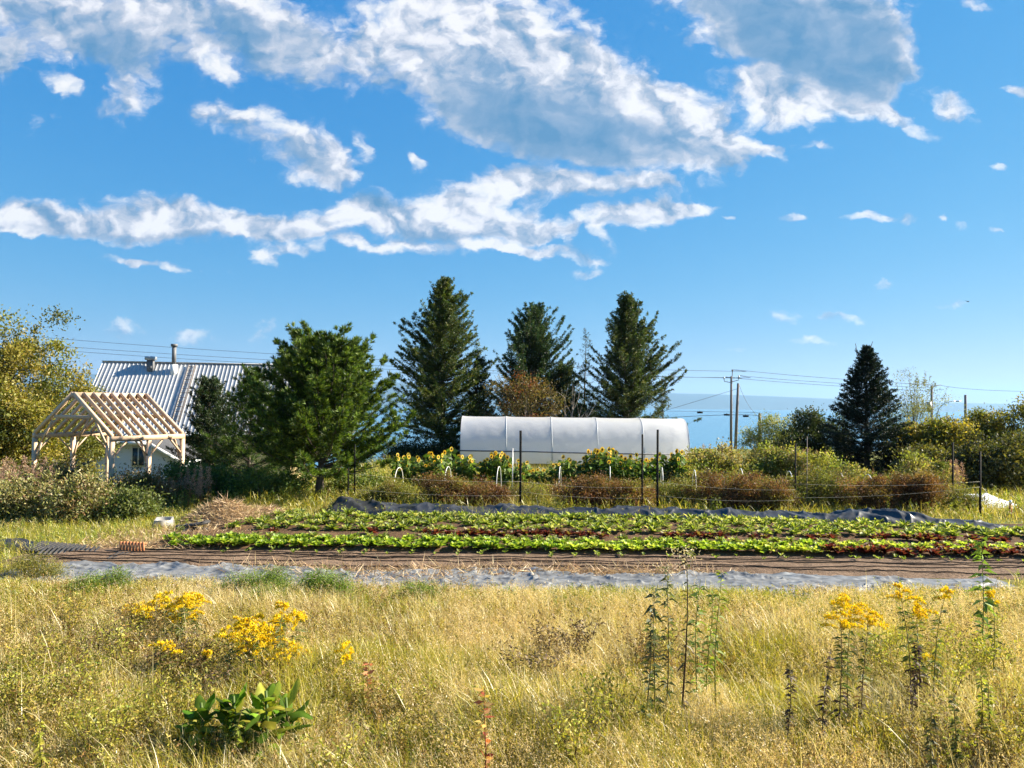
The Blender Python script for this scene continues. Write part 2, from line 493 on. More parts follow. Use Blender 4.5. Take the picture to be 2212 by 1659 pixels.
def ground_mat():
    m, nt, out = mat('field ground')
    p = nt.nodes.new('ShaderNodeBsdfPrincipled'); p.inputs['Roughness'].default_value = .95; p.inputs['Specular IOR Level'].default_value = .1
    g = nt.nodes.new('ShaderNodeNewGeometry')
    n1 = nt.nodes.new('ShaderNodeTexNoise'); n1.inputs['Scale'].default_value = .35; n1.inputs['Detail'].default_value = 8; n1.inputs['Roughness'].default_value = .7
    n2 = nt.nodes.new('ShaderNodeTexNoise'); n2.inputs['Scale'].default_value = 9; n2.inputs['Detail'].default_value = 6
    nt.links.new(g.outputs['Position'], n1.inputs['Vector']); nt.links.new(g.outputs['Position'], n2.inputs['Vector'])
    r = nt.nodes.new('ShaderNodeValToRGB'); e = r.color_ramp.elements
    e[0].position, e[0].color = .3, (.10, .10, .03, 1); e[1].position, e[1].color = .72, (.16, .12, .055, 1)
    x = e.new(.5); x.color = (.13, .14, .035, 1)
    nt.links.new(n1.outputs[0], r.inputs[0])
    mr = nt.nodes.new('ShaderNodeMapRange'); mr.inputs['To Min'].default_value = .5; mr.inputs['To Max'].default_value = 1.5
    nt.links.new(n2.outputs[0], mr.inputs[0])
    mul = nt.nodes.new('ShaderNodeVectorMath'); mul.operation = 'SCALE'
    nt.links.new(r.outputs[0], mul.inputs[0]); nt.links.new(mr.outputs[0], mul.inputs['Scale']); nt.links.new(mul.outputs[0], p.inputs['Base Color'])
    b = nt.nodes.new('ShaderNodeBump'); b.inputs['Strength'].default_value = .5; b.inputs['Distance'].default_value = .05
    nt.links.new(n2.outputs[0], b.inputs['Height']); nt.links.new(b.outputs[0], p.inputs['Normal']); nt.links.new(p.outputs[0], out.inputs[0])
    return m


ys = np.concatenate([np.linspace(-60, 4, 14), np.linspace(5, 60, 80), np.linspace(64, 200, 30), np.linspace(220, 900, 25)])
xs = np.concatenate([np.linspace(-1400, -60, 16), np.linspace(-55, 55, 90), np.linspace(60, 1400, 16)])
tag(sheet('ground', xs, ys, gz, ground_mat()), kind='structure')


def water_mat():
    m, nt, out = mat('estuary water')
    p = nt.nodes.new('ShaderNodeBsdfPrincipled'); p.inputs['Base Color'].default_value = (.05, .15, .23, 1); p.inputs['Roughness'].default_value = .2; p.inputs['IOR'].default_value = 1.33
    g = nt.nodes.new('ShaderNodeNewGeometry'); mp = nt.nodes.new('ShaderNodeMapping'); mp.inputs['Scale'].default_value = (.004, .02, 1)
    n = nt.nodes.new('ShaderNodeTexNoise'); n.inputs['Scale'].default_value = 1.0; n.inputs['Detail'].default_value = 8
    nt.links.new(g.outputs['Position'], mp.inputs[0]); nt.links.new(mp.outputs[0], n.inputs['Vector'])
    b = nt.nodes.new('ShaderNodeBump'); b.inputs['Strength'].default_value = .15; b.inputs['Distance'].default_value = 3.0
    nt.links.new(n.outputs[0], b.inputs['Height']); nt.links.new(b.outputs[0], p.inputs['Normal']); nt.links.new(p.outputs[0], out.inputs[0])
    return m


tag(sheet('water', np.linspace(-24000, 24000, 9), np.concatenate([[300, 1000, 3000], np.linspace(6000, 24000, 6)]), lambda x, y: x * 0 - 60, water_mat()), kind='structure')

# the far shore: a long low ridge, highest to the left
DS = 16000.0
prof = [(-2000, 760), (-600, 782), (82, 800), (180, 806), (500, 815), (830, 825), (1150, 836), (1460, 848), (1650, 855), (1760, 860), (1900, 867), (2212, 874), (3200, 884)]
px_ = np.array([at(u, v, DS).x for u, v in prof]); pz_ = np.array([at(u, v, DS).z for u, v in prof])
hx = np.linspace(px_[0], px_[-1], 220)


def hill_z(X, Y):
    top = np.interp(X, px_, pz_) + (fbm(X / 1500, X * 0 + 3.3, 5, 4) - .5) * 60
    k = sstep(DS - 2200, DS, Y) * (1 - .5 * sstep(DS + 300, DS + 5000, Y))
    return -66 + (top + 66) * k + (fbm(X / 900, Y / 900, 8, 4) - .5) * 60 * k * (1 - k) * 4


tag(sheet('hills', hx, np.concatenate([np.linspace(DS - 2200, DS, 14), [DS + 600, DS + 2500, DS + 5000]]), hill_z, solid('far forest', (.012, .035, .045), .95, .3, .002)), kind='structure')

# ------------------------------------------------------------------ garden beds
def soil_mat(name, a, b):
    m, nt, out = mat(name)
    p = nt.nodes.new('ShaderNodeBsdfPrincipled'); p.inputs['Roughness'].default_value = .95; p.inputs['Specular IOR Level'].default_value = .1
    g = nt.nodes.new('ShaderNodeNewGeometry')
    n = nt.nodes.new('ShaderNodeTexNoise'); n.inputs['Scale'].default_value = 14; n.inputs['Detail'].default_value = 8; n.inputs['Roughness'].default_value = .75
    n2 = nt.nodes.new('ShaderNodeTexNoise'); n2.inputs['Scale'].default_value = 1.3; n2.inputs['Detail'].default_value = 5
    nt.links.new(g.outputs['Position'], n.inputs['Vector']); nt.links.new(g.outputs['Position'], n2.inputs['Vector'])
    ad = nt.nodes.new('ShaderNodeMath'); ad.operation = 'MULTIPLY_ADD'; ad.inputs[1].default_value = .5
    nt.links.new(n2.outputs[0], ad.inputs[0]); nt.links.new(n.outputs[0], ad.inputs[2])
    r = nt.nodes.new('ShaderNodeValToRGB'); e = r.color_ramp.elements
    e[0].position, e[0].color = .55, (*a, 1); e[1].position, e[1].color = .95, (*b, 1)
    nt.links.new(ad.outputs[0], r.inputs[0]); nt.links.new(r.outputs[0], p.inputs['Base Color'])
    bm = nt.nodes.new('ShaderNodeBump'); bm.inputs['Strength'].default_value = .9; bm.inputs['Distance'].default_value = .04
    nt.links.new(n.outputs[0], bm.inputs['Height']); nt.links.new(bm.outputs[0], p.inputs['Normal']); nt.links.new(p.outputs[0], out.inputs[0])
    return m


def mound(x0, x1, y0, y1, h, seed, edge=.35, base=.004):
    def f(X, Y):
        k = sstep(y0, y0 + edge, Y) * sstep(y1, y1 - edge, Y) * sstep(x0, x0 + .5, X) * sstep(x1, x1 - .5, X)
        return base + k * (h * (.7 + .6 * fbm(X * 1.2, Y * 3, seed, 3)) + .05 * (fbm(X * 5, Y * 5, seed + 3, 3) - .3))
    return f


XR = 13.5
M_soil = soil_mat('brown soil', (.08, .052, .034), (.25, .17, .115))
M_soil2 = soil_mat('dark bed soil', (.05, .03, .018), (.16, .095, .05))
f_drip = mound(-9.3, XR, 13.15, 14.85, .06, 3)
f_lett = mound(-7.6, XR, 14.75, 17.0, .07, 4)
f_chard = mound(-7.0, XR, 16.9, 19.3, .07, 5)
tag(sheet('drip_line_bed', np.linspace(-9.3, XR, 240), np.linspace(13.15, 14.85, 26), f_drip, M_soil), kind='structure')
tag(sheet('lettuce_bed', np.linspace(-7.6, XR, 200), np.linspace(14.75, 17.0, 24), f_lett, M_soil2), kind='structure')
tag(sheet('leafy_green_bed', np.linspace(-7.0, XR, 200), np.linspace(16.9, 19.3, 24), f_chard, M_soil2), kind='structure')


def zat(f, x, y): return float(f(np.array([x]), np.array([y]))[0])


g = np.random.default_rng(11)
for k, (y, x0) in enumerate(((13.42, -8.2), (13.66, -8.6), (13.9, -8.9), (14.14, -8.4), (14.38, -7.7), (14.6, -7.2))):
    S = Soup(); xx = np.linspace(x0, XR, 120)
    yy = y + .07 * np.sin(xx * (.5 + .08 * k) + k * 2) + .03 * np.sin(xx * 1.9 + k) + .03 * g.normal(size=120).cumsum() / 6
    zz = f_drip(xx, yy) + .014
    tube(S, np.stack([xx, yy, zz], 1), .009, 5)
    tag(S.build('drip_line', M_black), ['black drip line nearest the grey fabric strip on the bare soil bed', 'black drip line, second out from the grey fabric strip', 'black drip line just below the middle of the bare soil bed',
        'black drip line just above the middle of the bare soil bed', 'black drip line, second out from the lettuce rows', 'black drip line on bare soil nearest the green lettuce'][k], 'drip line', 'drip lines on the bare soil bed')

# grey woven fabric strip, wrinkled, straw on it
def wrinkle(X, Y, seed, a=1.0):
    w = np.abs(fbm(X * 1.1 + Y * .6, Y * 3.2 - X * .25, seed, 4) - .5) * 2
    w2 = np.abs(fbm(X * 3.1 - Y, Y * 4 + X * .9, seed + 9, 3) - .5) * 2
    return a * ((1 - w) ** 3 * .15 + (1 - w2) ** 3 * .07)


M_fabric = solid('grey woven fabric', (.165, .165, .163), .42, .6, 5, (1, 2.5, 1), .3, spec=.5)
M_tarp = solid('black silage film', (.025, .025, .026), .42, .3, 2, (1, 1, 1), .05, spec=.7)


def strip_f(X, Y):
    e = sstep(11.1, 11.3, Y) * sstep(13.3, 13.1, Y) * sstep(8.6, 8.2, X)
    rg = lambda n: 1 - np.abs(n - .5) * 2
    big = rg(fbm(X * .5 + Y * .4, Y * 2.2 - X * .12, 21, 3)); mid = rg(fbm(X * 1.6 - Y * 1.2, Y * 3.4 + X * .5, 30, 2)); fin = rg(fbm(X * 3.6 + Y * 2.5, Y * 5 - X * 1.1, 36, 2))
    return .006 + e * (.012 + .06 * big ** 4 + .05 * mid ** 9 + .018 * fin ** 8)


S = Soup()
sx_, sy_ = np.meshgrid(np.linspace(-8.6, 8.6, 1000), np.linspace(11.1, 13.2, 64))
sz_ = strip_f(sx_, sy_); nx = 1000
sy2 = sy_ + (sstep(0, 1, (sy_ - 11.1) / 2.1)) * .34 * (fbm(sx_ * .8, sx_ * 0, 31, 4) - .5) * 2
i = np.arange(63)[:, None] * nx + np.arange(nx - 1)[None]
S.add(np.stack([sx_, sy2, sz_], -1).reshape(-1, 3), np.stack([i, i + 1, i + nx + 1, i + nx], -1).reshape(-1, 4))
tag(S.build('ground_fabric', M_fabric, None, True), 'wrinkled grey woven ground fabric strip along the edge of the meadow', 'fabric')

# black tarp, heaped in folds along the far edge of the beds
S = Soup()
nx, nc = 900, 34
tx = np.linspace(-4.95, 12.7, nx); cv = np.linspace(0, 1, nc)
TX, CV = np.meshgrid(tx, cv)
yc = np.interp(tx, [-5, 4, 9, 12.7], [20.2, 19.75, 19.0, 18.3])
hh = np.interp(tx, [-4.95, -4.7, -4.2, -3.0, -1, 2, 3.5, 6, 8, 9.5, 10.5, 11.8, 12.3], [.05, .34, .32, .2, .2, .23, .25, .24, .3, .36, .28, .18, .05])
hh = .95 * hh * (.75 + .5 * fbm(tx * .9, tx * 0, 41, 3))
Y0 = yc[None] + (CV - .5) * (.95 + .25 * fbm(TX * .7, CV * 0, 44, 2))
rid = lambda n: 1 - np.abs(n - .5) * 2
fold = rid(fbm(TX * 1.2 + CV * 2.2, CV * 1.2 - TX * .45, 47, 2)) ** 2
fold2 = rid(fbm(TX * 2.4 - CV * 2.6, CV * 1.6 + TX * .9, 53, 2)) ** 4
fold3 = rid(fbm(TX * 5 + CV * 3, CV * 2 - TX * 2, 59, 2)) ** 4
env = np.sin(np.pi * np.clip(CV, 0, 1)) ** .6
Z0 = .01 + env * (hh[None] * (.68 + .5 * fold) + .055 * fold2 + .012 * fold3)
Y0 = Y0 + .10 * (fbm(TX * 2.1, CV * 2, 57, 3) - .5)
i = np.arange(nc - 1)[:, None] * nx + np.arange(nx - 1)[None]
S.add(np.stack([TX, Y0, Z0], -1).reshape(-1, 3), np.stack([i, i + 1, i + nx + 1, i + nx], -1).reshape(-1, 4))
tag(S.build('black_tarp', M_tarp, None, True), 'long crumpled black plastic tarp heaped along the far edge of the garden beds', 'tarp')


# ------------------------------------------------------------------ crops
def rosette(seed, n, size, cols, up0, up1, curl=.25, width=.75):
    g = np.random.default_rng(seed); S = Soup()
    az = np.arange(n) * 2.4 + g.normal(0, .2, n); k = np.arange(n) / n
    elv = up0 + (up1 - up0) * k + g.normal(0, .1, n)
    L = size * (1 - .45 * k) * g.uniform(.85, 1.15, n)
    D = np.stack([np.cos(az) * np.cos(elv), np.sin(az) * np.cos(elv), np.sin(elv)], 1)
    SD = np.stack([-np.sin(az), np.cos(az), np.zeros(n)], 1); N = np.cross(SD, D) * -1
    C = pick(g, n, cols, .15)
    W = L * width
    # a frilled leaf: 3 x 4 grid cupped upwards
    rows = []
    for t, w in ((0, .12), (.35, .7), (.75, 1.0), (1.0, .6)):
        for s in (-1, 0, 1):
            bend = N * (L * (-.25 * t * t * curl * 2 + .10 * s * s))[:, None]
            fr = g.normal(0, .05, n) * L if t > .5 else 0 * L
            rows.append(D * (L * t)[:, None] + SD * (W * w * s / 2)[:, None] + bend + np.array([0, 0, 1.0]) * fr[:, None])
    v = np.stack(rows, 1).reshape(-1, 3); v[:, 2] = np.maximum(v[:, 2], .0)
    b = np.arange(n)[:, None] * 12; f = []
    for r in range(3):
        for s in range(2): f.append(b + np.array([r * 3 + s, r * 3 + s + 1, r * 3 + s + 4, r * 3 + s + 3]))
    S.add(v, np.concatenate(f), None, np.repeat(C, 12, axis=0))
    return S


GREEN_L = [(.28, .40, .04), (.38, .48, .07), (.18, .29, .025)]
YELL_L = [(.46, .54, .08), (.54, .58, .13), (.32, .44, .05)]
RED_L = [(.14, .03, .025), (.2, .05, .035), (.09, .02, .018), (.2, .16, .04)]
CHARD = [(.2, .27, .03), (.3, .36, .07), (.14, .2, .02), (.42, .45, .16)]
lett_me = {'g': [rosette(s, 38, .19, GREEN_L, .45, 1.4, .4, .5).mesh('lettuce_leaves', M_crop) for s in (1, 2, 3)],
           'y': [rosette(s, 38, .18, YELL_L, .45, 1.4, .4, .5).mesh('lettuce_leaves', M_crop) for s in (4, 5, 6)],
           'r': [rosette(s, 34, .19, RED_L, .4, 1.4, .4, .5).mesh('lettuce_leaves', M_crop) for s in (7, 8, 9)],
           'c': [rosette(s, 24, .22, CHARD, .25, 1.3, .5, .3).mesh('leafy_green', M_crop) for s in (10, 11, 12, 13)],
           's': [rosette(s, 5, .09, CHARD, .6, 1.2, .4, .45).mesh('seedling', M_crop) for s in (14, 15)]}


def crop(name, kind, x, y, f, sc_, label, cat, group, g):
    me = lett_me[kind][int(g.integers(0, len(lett_me[kind])))]
    o = bpy.data.objects.new(name, me); col.objects.link(o)
    o.location = (x, y, zat(f, x, y) + .005); o.rotation_euler = (g.normal(0, .08), g.normal(0, .08), g.uniform(0, 6.28)); o.scale = (sc_ * .95, sc_ * .95, sc_ * g.uniform(1.0, 1.35))
    return tag(o, label, cat, group)


g = np.random.default_rng(5)
for row, (y, x0) in enumerate(((15.0, -6.7), (15.32, -6.9))):
    x = x0
    while x < XR - .3:
        xs_ = x + g.normal(0, .025); yy = y + g.normal(0, .03); s = g.uniform(.85, 1.2)
        far = ('front', 'second')[row]
        if x < 6.2 + row * .3:
            k = 'y' if (vnoise(np.array([x * .5]), np.array([row * 3.0]), 3)[0] > .62) else 'g'
            crop('lettuce', k, xs_, yy, f_lett, s, {'g': 'bright green lettuce head in the %s lettuce row beside the bare soil bed', 'y': 'pale yellow green lettuce head in the %s lettuce row beside the bare soil bed'}[k] % far,
                 'lettuce', 'green lettuces in the two nearest rows', g)
        else:
            crop('lettuce', 'r' if row == 0 else ('y' if g.random() < .55 else 'r'), xs_, yy, f_lett, s, 'dark red lettuce head at the dark end of the lettuce row nearest the soil' if row == 0 else 'pale or red frilly lettuce head behind the dark red lettuce',
                 'lettuce', 'red and pale lettuces at one end of the rows', g)
        x += .24 + g.normal(0, .02)
# red lettuce row, then loose leafy rows
x = -5.2
while x < XR - .3:
    dens_ = 1.0 if (-1.9 < x < 2.2) else (.55 if x > 3.5 else .3)
    if g.random() < dens_:
        crop('red_lettuce', 'r', x, 16.35 + g.normal(0, .05), f_lett, g.uniform(.8, 1.15), 'dark red lettuce head in the thin red row behind the bright green rows', 'lettuce', 'red lettuces in the far row', g)
    x += .24
x = -6.6
while x < XR - .3:
    if g.random() < .85:
        k = 'y' if (x > 7.3 and g.random() < .7) else 'c'
        crop('salad_plant', k, x, 15.85 + g.normal(0, .05), f_lett, g.uniform(.6, .85), 'small salad plant in the sparse row behind the bright green lettuce', 'salad plant', 'salad plants in the sparse row', g)
    x += .3
rows_c = ((17.15, 'nearest the lettuce'), (17.65, 'just below the middle'), (18.15, 'in the middle'), (18.6, 'second from the black tarp'), (18.98, 'right against the black tarp'))
for y, wh in rows_c:
    x = -6.4 + g.uniform(0, .3)
    while x < XR - .3 - (.9 if y > 18.3 else 0):
        if (y > 18.3 and x > 9.8) or (y > 18.0 and x > 11.5): break
        if g.random() < .93:
            crop('leafy_green', 'c', x, y + g.normal(0, .06), f_chard, g.uniform(.75, 1.2), 'leafy green plant of the far bed, row %s' % wh, 'leafy plant', 'leafy greens in the far bed', g)
        x += .33 + g.normal(0, .03)
for row, y in enumerate((14.28, 14.52)):
    x = -5.5
    while x < XR - .3:
        if g.random() < .8:
            crop('seedling', 's', x, y + g.normal(0, .03), f_drip, g.uniform(.7, 1.2), 'tiny seedling between the black drip lines on bare soil', 'seedling', 'seedlings on the bare soil bed', g)
        x += .45

# ------------------------------------------------------------------ trees
def conifer(name, label, loc, H, Rr, seed, base=.08, step=.28, per=6, tilt0=-.15, tilt1=.75, upturn=.25, twig=10, per_twig=10, nl=.09, nw=.03, cols=((.04, .07, .02),),
            prof=lambda t: 1 - t, group=None, tips=None, tipn=0.0, irregular=.25, trunk=.09, bare=0.0, tuft=0, cat='tree', spread=.55, shoots=0, lean=(0, 0)):
    g = np.random.default_rng(seed)
    root = thing(name, label, cat, loc, 0, group)
    St, Sc = Soup(), Soup()
    bc = np.array((.09, .07, .055))
    zz = np.linspace(-.3, H, 9)
    tr = trunk * np.clip(1 - zz / H, .04, 1) * (1 + .5 * np.exp(-np.maximum(zz, 0) / (.05 * H)))
    ax = np.stack([lean[0] * (zz / H) ** 2 + .03 * np.sin(zz * .8 + seed), lean[1] * (zz / H) ** 2 + .03 * np.cos(zz * .7), zz], 1)
    tube(St, ax, tr, 8, bc)
    lob = g.uniform(0, 6.28, 3)
    h = base * H
    up = np.array([0, 0, 1.0])
    while h < H * .985:
        t = h / H
        for k in range(per):
            if g.random() < bare * (1 - t): continue
            az = g.uniform(0, 6.28)
            hb = h + g.uniform(-.5, .5) * step
            wob = float(vnoise(np.array([az * 1.6 + seed * 3.7]), np.array([hb * .55 + seed]), 5)[0]) - .5
            L = Rr * prof(t) * (1 + irregular * (1.9 * wob + .45 * g.normal()))
            if L < .12: L = .12
            e = tilt0 + (tilt1 - tilt0) * t + g.normal(0, .12)
            n = max(4, int(L / .35))
            s = np.linspace(0, 1, n)
            hd = np.array([math.cos(az), math.sin(az), 0])
            c0 = np.array([np.interp(hb, zz, ax[:, 0]), np.interp(hb, zz, ax[:, 1]), hb])
            pts = c0 + hd * (L * s * math.cos(e))[:, None] + up * (L * (s * math.sin(e) + upturn * s * s))[:, None] + g.normal(0, .02, (n, 3)) * s[:, None] * L
            tube(St, pts, max(.006, .011 * L) * (1.05 - s), 4, bc, False)
            m = max(3, int(twig * L))
            sp = np.sort(g.uniform(.12, 1.0, m)) ** .85
            bp = np.stack([np.interp(sp, s, pts[:, j]) for j in range(3)], 1)
            fd = unit(np.stack([np.interp(sp, s, np.gradient(pts[:, j])) for j in range(3)], 1))
            sdv = unit(np.cross(fd, up)) * np.where(np.arange(m) % 2, 1, -1)[:, None]
            td = unit(fd * .8 + sdv * g.uniform(.4, 1.1, (m, 1)) + up * g.normal(.05, .25, (m, 1)))
            tl = np.clip((.12 + spread * (1 - sp)) * min(L, 1.4) * .55, .08, .7) * g.uniform(.6, 1.3, m)
            if tuft:
                # needle tufts at the end and half way of each twig
                for w in (.35, .7, 1.0):
                    q = np.repeat(bp + td * (tl * w)[:, None], tuft, 0)
                    dd = unit(np.repeat(td, tuft, 0) * .9 + up * .35 + rdirs(g, len(q)) * .85)
                    cc = np.repeat(pick(g, m, cols, .2), tuft, 0)
                    if tips is not None: cc = np.where((g.random(len(q)) < tipn * w)[:, None], pick(g, len(q), tips, .2), cc)
                    leaves(Sc, g, q, dd, g.uniform(.8, 1.2, len(q)) * nl, nw, cc, .5)
            else:
                r = per_twig
                w = np.tile((np.arange(r) + .5) / r, m)
                q = np.repeat(bp, r, 0) + np.repeat(td, r, 0) * (np.repeat(tl, r) * w)[:, None] + g.normal(0, .012, (m * r, 3))
                dd = unit(np.repeat(td, r, 0) * .7 + rdirs(g, m * r) * .8)
                cc = np.repeat(pick(g, m, cols, .25), r, 0)
                if tips is not None: cc = np.where((g.random(m * r) < tipn)[:, None], pick(g, m * r, tips, .2), cc)
                leaves(Sc, g, q, dd, g.uniform(.7, 1.3, m * r) * nl, nw, cc, .5)
        h += step * (1 - .45 * t)
    for k in range(shoots):
        a = g.uniform(0, 6.28); rr = g.uniform(0, .28); zb = H * g.uniform(.86, .97) - rr
        b0 = np.array([rr * math.cos(a), rr * math.sin(a), zb]); b1 = b0 + np.array([math.cos(a) * .16, math.sin(a) * .16, g.uniform(.4, .75)])
        tube(St, [b0, (b0 + b1) / 2 + [0, 0, -.03], b1], .012, 4, (.09, .06, .04), False)
        w = g.uniform(0, 1, 26)[:, None]; q = b0 + (b1 - b0) * w
        leaves(Sc, g, q, unit(rdirs(g, 26) + up * .7), .05, .015, pick(g, 26, [(.1, .09, .04)], .2))
    St.build('trunk', M_bark, root); Sc.build('crown', M_needle, root)
    return root


def clumpy(Sc, St, g, H, rx, ry, z0, ncl, per, leaf, cols, sig, wide=.55, limbs=True, bark=(.12, .1, .08), lobes=0, lean=0, hollow=.35):
    """leaf clumps through an uneven ovoid, each on its own limb"""
    up = np.array([0, 0, 1.0])
    LB = [(g.uniform(-.62, .62), g.uniform(-.5, .5), g.uniform(.55, 1.0), g.uniform(.4, .62)) for _ in range(lobes)]
    if lobes: LB[0] = (g.uniform(-.25, .25), 0, 1.0, .55)
    for k in range(ncl):
        d = rdirs(g, 1)[0]; r = g.uniform(hollow, 1.0) ** .6 * (1 + .18 * math.sin(3 * math.atan2(d[1], d[0]) + 7 * d[2]))
        t = d[2] * r
        c = np.array([d[0] * r * rx, d[1] * r * ry, z0 + (H - z0) * (.5 + .5 * t)])
        if lobes:
            ox, oy, lh, lr = LB[k % lobes]
            c = np.array([(ox + d[0] * r * lr) * rx, (oy + d[1] * r * lr) * ry, z0 + (H * lh - z0) * (.5 + .5 * t)])
        if limbs and k % 2 == 0:
            b = np.array([g.normal(0, .05), g.normal(0, .05), g.uniform(.05, .45) * c[2]])
            m_ = (b + c) / 2 + np.array([0, 0, .1 * H * .2])
            tube(St, [b, m_, c], [.012 * H * .45, .008 * H * .4, .004], 4, bark, False)
        n = int(per * g.uniform(.6, 1.4)); sg = sig * g.uniform(.7, 1.3)
        P = c + g.normal(size=(n, 3)) * np.array([sg, sg, sg * .7])
        P[:, 2] = np.maximum(P[:, 2], .02)
        D = unit(rdirs(g, n) * .9 + unit(P - np.array([0, 0, z0 + (H - z0) * .3])) * .5 + up * .15)
        cc = pick(g, 1, cols, .12) * np.clip(1 + g.normal(0, .2, (n, 1)), .4, 1.7) * (1 + g.normal(0, .05, (n, 3)))
        leaves(Sc, g, P, D, leaf * g.uniform(.7, 1.3, n), leaf * wide * g.uniform(.8, 1.2, n), np.clip(cc, .004, .8))
    return LB


def broadleaf(name, label, loc, H, rx, ry, seed, ncl, per, leaf, cols, sig, cat='tree', group=None, z0=.1, trunk=.12, wide=.55, parts=('trunk', 'crown'), spikes=0, hollow=.35, bark=(.12, .1, .08), lobes=0):
    g = np.random.default_rng(seed); root = thing(name, label, cat, loc, 0, group)
    St, Sc = Soup(), Soup()
    tube(St, [(0, 0, -.4), (.03, 0, .2 * H), (-.04, .03, .5 * H), (.02, 0, .85 * H)], [trunk * 1.2, trunk, trunk * .6, trunk * .15], 7, bark)
    LB = clumpy(Sc, St, g, H, rx, ry, z0 * H, ncl, per, leaf, cols, sig, wide, True, bark, hollow=hollow, lobes=lobes)
    for k in range(spikes):     # thin shoots breaking the outline
        a = g.uniform(0, 6.28); r = g.uniform(.2, .95); b0 = np.array([rx * r * math.cos(a), ry * r * math.sin(a), H * (.62 + .3 * math.sqrt(max(0, 1 - r * r)))])
        if LB:
            ox, oy, lh, lr = LB[k % len(LB)]; r *= .8
            b0 = np.array([(ox + math.cos(a) * r * lr) * rx, (oy + math.sin(a) * r * lr) * ry, H * lh * (.6 + .3 * math.sqrt(1 - r * r))])
        b1 = b0 + np.array([math.cos(a) * .15 * rx * r, math.sin(a) * .15, (g.uniform(.02, .08) if LB else g.uniform(.06, .16)) * H])
        tube(St, [b0, b1], [.01, .004], 3, bark, False)
        n = 24; q = b0 + (b1 - b0) * g.uniform(0, 1.1, (n, 1)) + g.normal(0, .03, (n, 3))
        leaves(Sc, g, q, unit(rdirs(g, n) + [0, 0, .5]), leaf * g.uniform(.7, 1.2, n), leaf * wide, pick(g, n, cols, .2))
    St.build(parts[0], M_bark, root); Sc.build(parts[1], M_leaf, root)
    return root


LARCH = [(.065, .10, .02), (.09, .12, .022), (.045, .07, .02), (.12, .13, .025)]
LARCH2 = [(.055, .085, .022), (.075, .10, .025), (.04, .06, .022), (.10, .11, .025)]


def top_H(u, v, Y): return at(u, v, Y).z


# tall larch left of the tunnel, middle pine, right larch
x, y, z = ground_at(955, 40)
conifer('larch_tree', 'tallest ragged larch tree, its pointed top highest of all, beside the white tunnel', (x, y, z), top_H(966, 602, 40) - z, 2.95, 101, base=.10, step=.23, per=10, tilt0=-.1, tilt1=.85, upturn=.25,
        twig=16, per_twig=13, nl=.115, nw=.034, cols=LARCH, prof=lambda t: (1 - t) ** .62, irregular=.45, trunk=.16, bare=.12)
x, y, z = ground_at(1150, 42)
conifer('pine_tree', 'dark dense conifer standing in the middle of the three behind the tunnel', (x, y, z), top_H(1142, 668, 42) - z, 3.3, 103, base=.08, step=.25, per=10, tilt0=.05, tilt1=.9, upturn=.3,
        twig=14, per_twig=13, nl=.13, nw=.036, cols=[(.035, .065, .028), (.045, .08, .03), (.06, .09, .022)], prof=lambda t: (1 - t) ** .6, irregular=.4, trunk=.16)
x, y, z = ground_at(1352, 40)
conifer('larch_tree', 'broad larch tree with upswept branches behind the far half of the white tunnel', (x, y, z), top_H(1340, 640, 40) - z, 3.2, 107, base=.08, step=.24, per=10, tilt0=-.02, tilt1=.9, upturn=.28,
        twig=16, per_twig=13, nl=.115, nw=.034, cols=LARCH2, prof=lambda t: (1 - t) ** .75, irregular=.42, trunk=.16, bare=.1)
x, y, z = ground_at(1262, 43)
conifer('larch_tree', 'thin nearly bare larch leaning out between two full conifers', (x, y, z), top_H(1258, 708, 43) - z, 1.25, 109, base=.2, step=.34, per=5, tilt0=0, tilt1=.6, upturn=.2,
        twig=7, per_twig=6, nl=.09, nw=.02, cols=[(.06, .06, .03), (.05, .065, .035)], prof=lambda t: (1 - t) ** .8, irregular=.35, trunk=.09, bare=.1)
x, y, z = ground_at(1430, 39)
conifer('larch_tree', 'low yellowish larch branching out beside the far end of the tunnel', (x, y, z), top_H(1420, 840, 39) - z, 1.15, 113, base=.1, step=.28, per=6, tilt0=-.05, tilt1=.7, upturn=.2,
        twig=10, per_twig=9, nl=.1, nw=.026, cols=[(.08, .095, .025), (.06, .085, .03)], prof=lambda t: (1 - t) ** .6, irregular=.3, trunk=.08)
for u, v, Y, rr, sd, lab in ((1030, 775, 41, 1.3, 115, 'smaller dark conifer filling the gap beside the tallest larch'), (1215, 790, 41.5, 1.4, 117, 'smaller dark conifer between the dense pine and the thin larch')):
    x, y, z = ground_at(u, Y)
    conifer('spruce_tree', lab, (x, y, z), top_H(u, v, Y) - z, rr, sd, base=.05, step=.26, per=9, tilt0=0, tilt1=.8, upturn=.25, twig=14, per_twig=10, nl=.11, nw=.03, cols=[(.07, .085, .02), (.05, .07, .022), (.09, .095, .025)], prof=lambda t: (1 - t) ** .5, irregular=.35, trunk=.09)
# dark spruce on the right
x, y, z = ground_at(1872, 32)
conifer('spruce_tree', 'nearly black dense spruce tree with spiky top shoots among golden shrubs', (x, y, z), top_H(1878, 752, 32) - z, 1.95, 127, base=.03, step=.19, per=12, tilt0=-.1, tilt1=.7, upturn=.15,
        twig=16, per_twig=11, nl=.08, nw=.03, cols=[(.009, .018, .010), (.012, .022, .012), (.016, .026, .012)], prof=lambda t: (1 - t) ** .72 * (.85 + .2 * min(1, t * 4)), irregular=.14, trunk=.13, shoots=9)
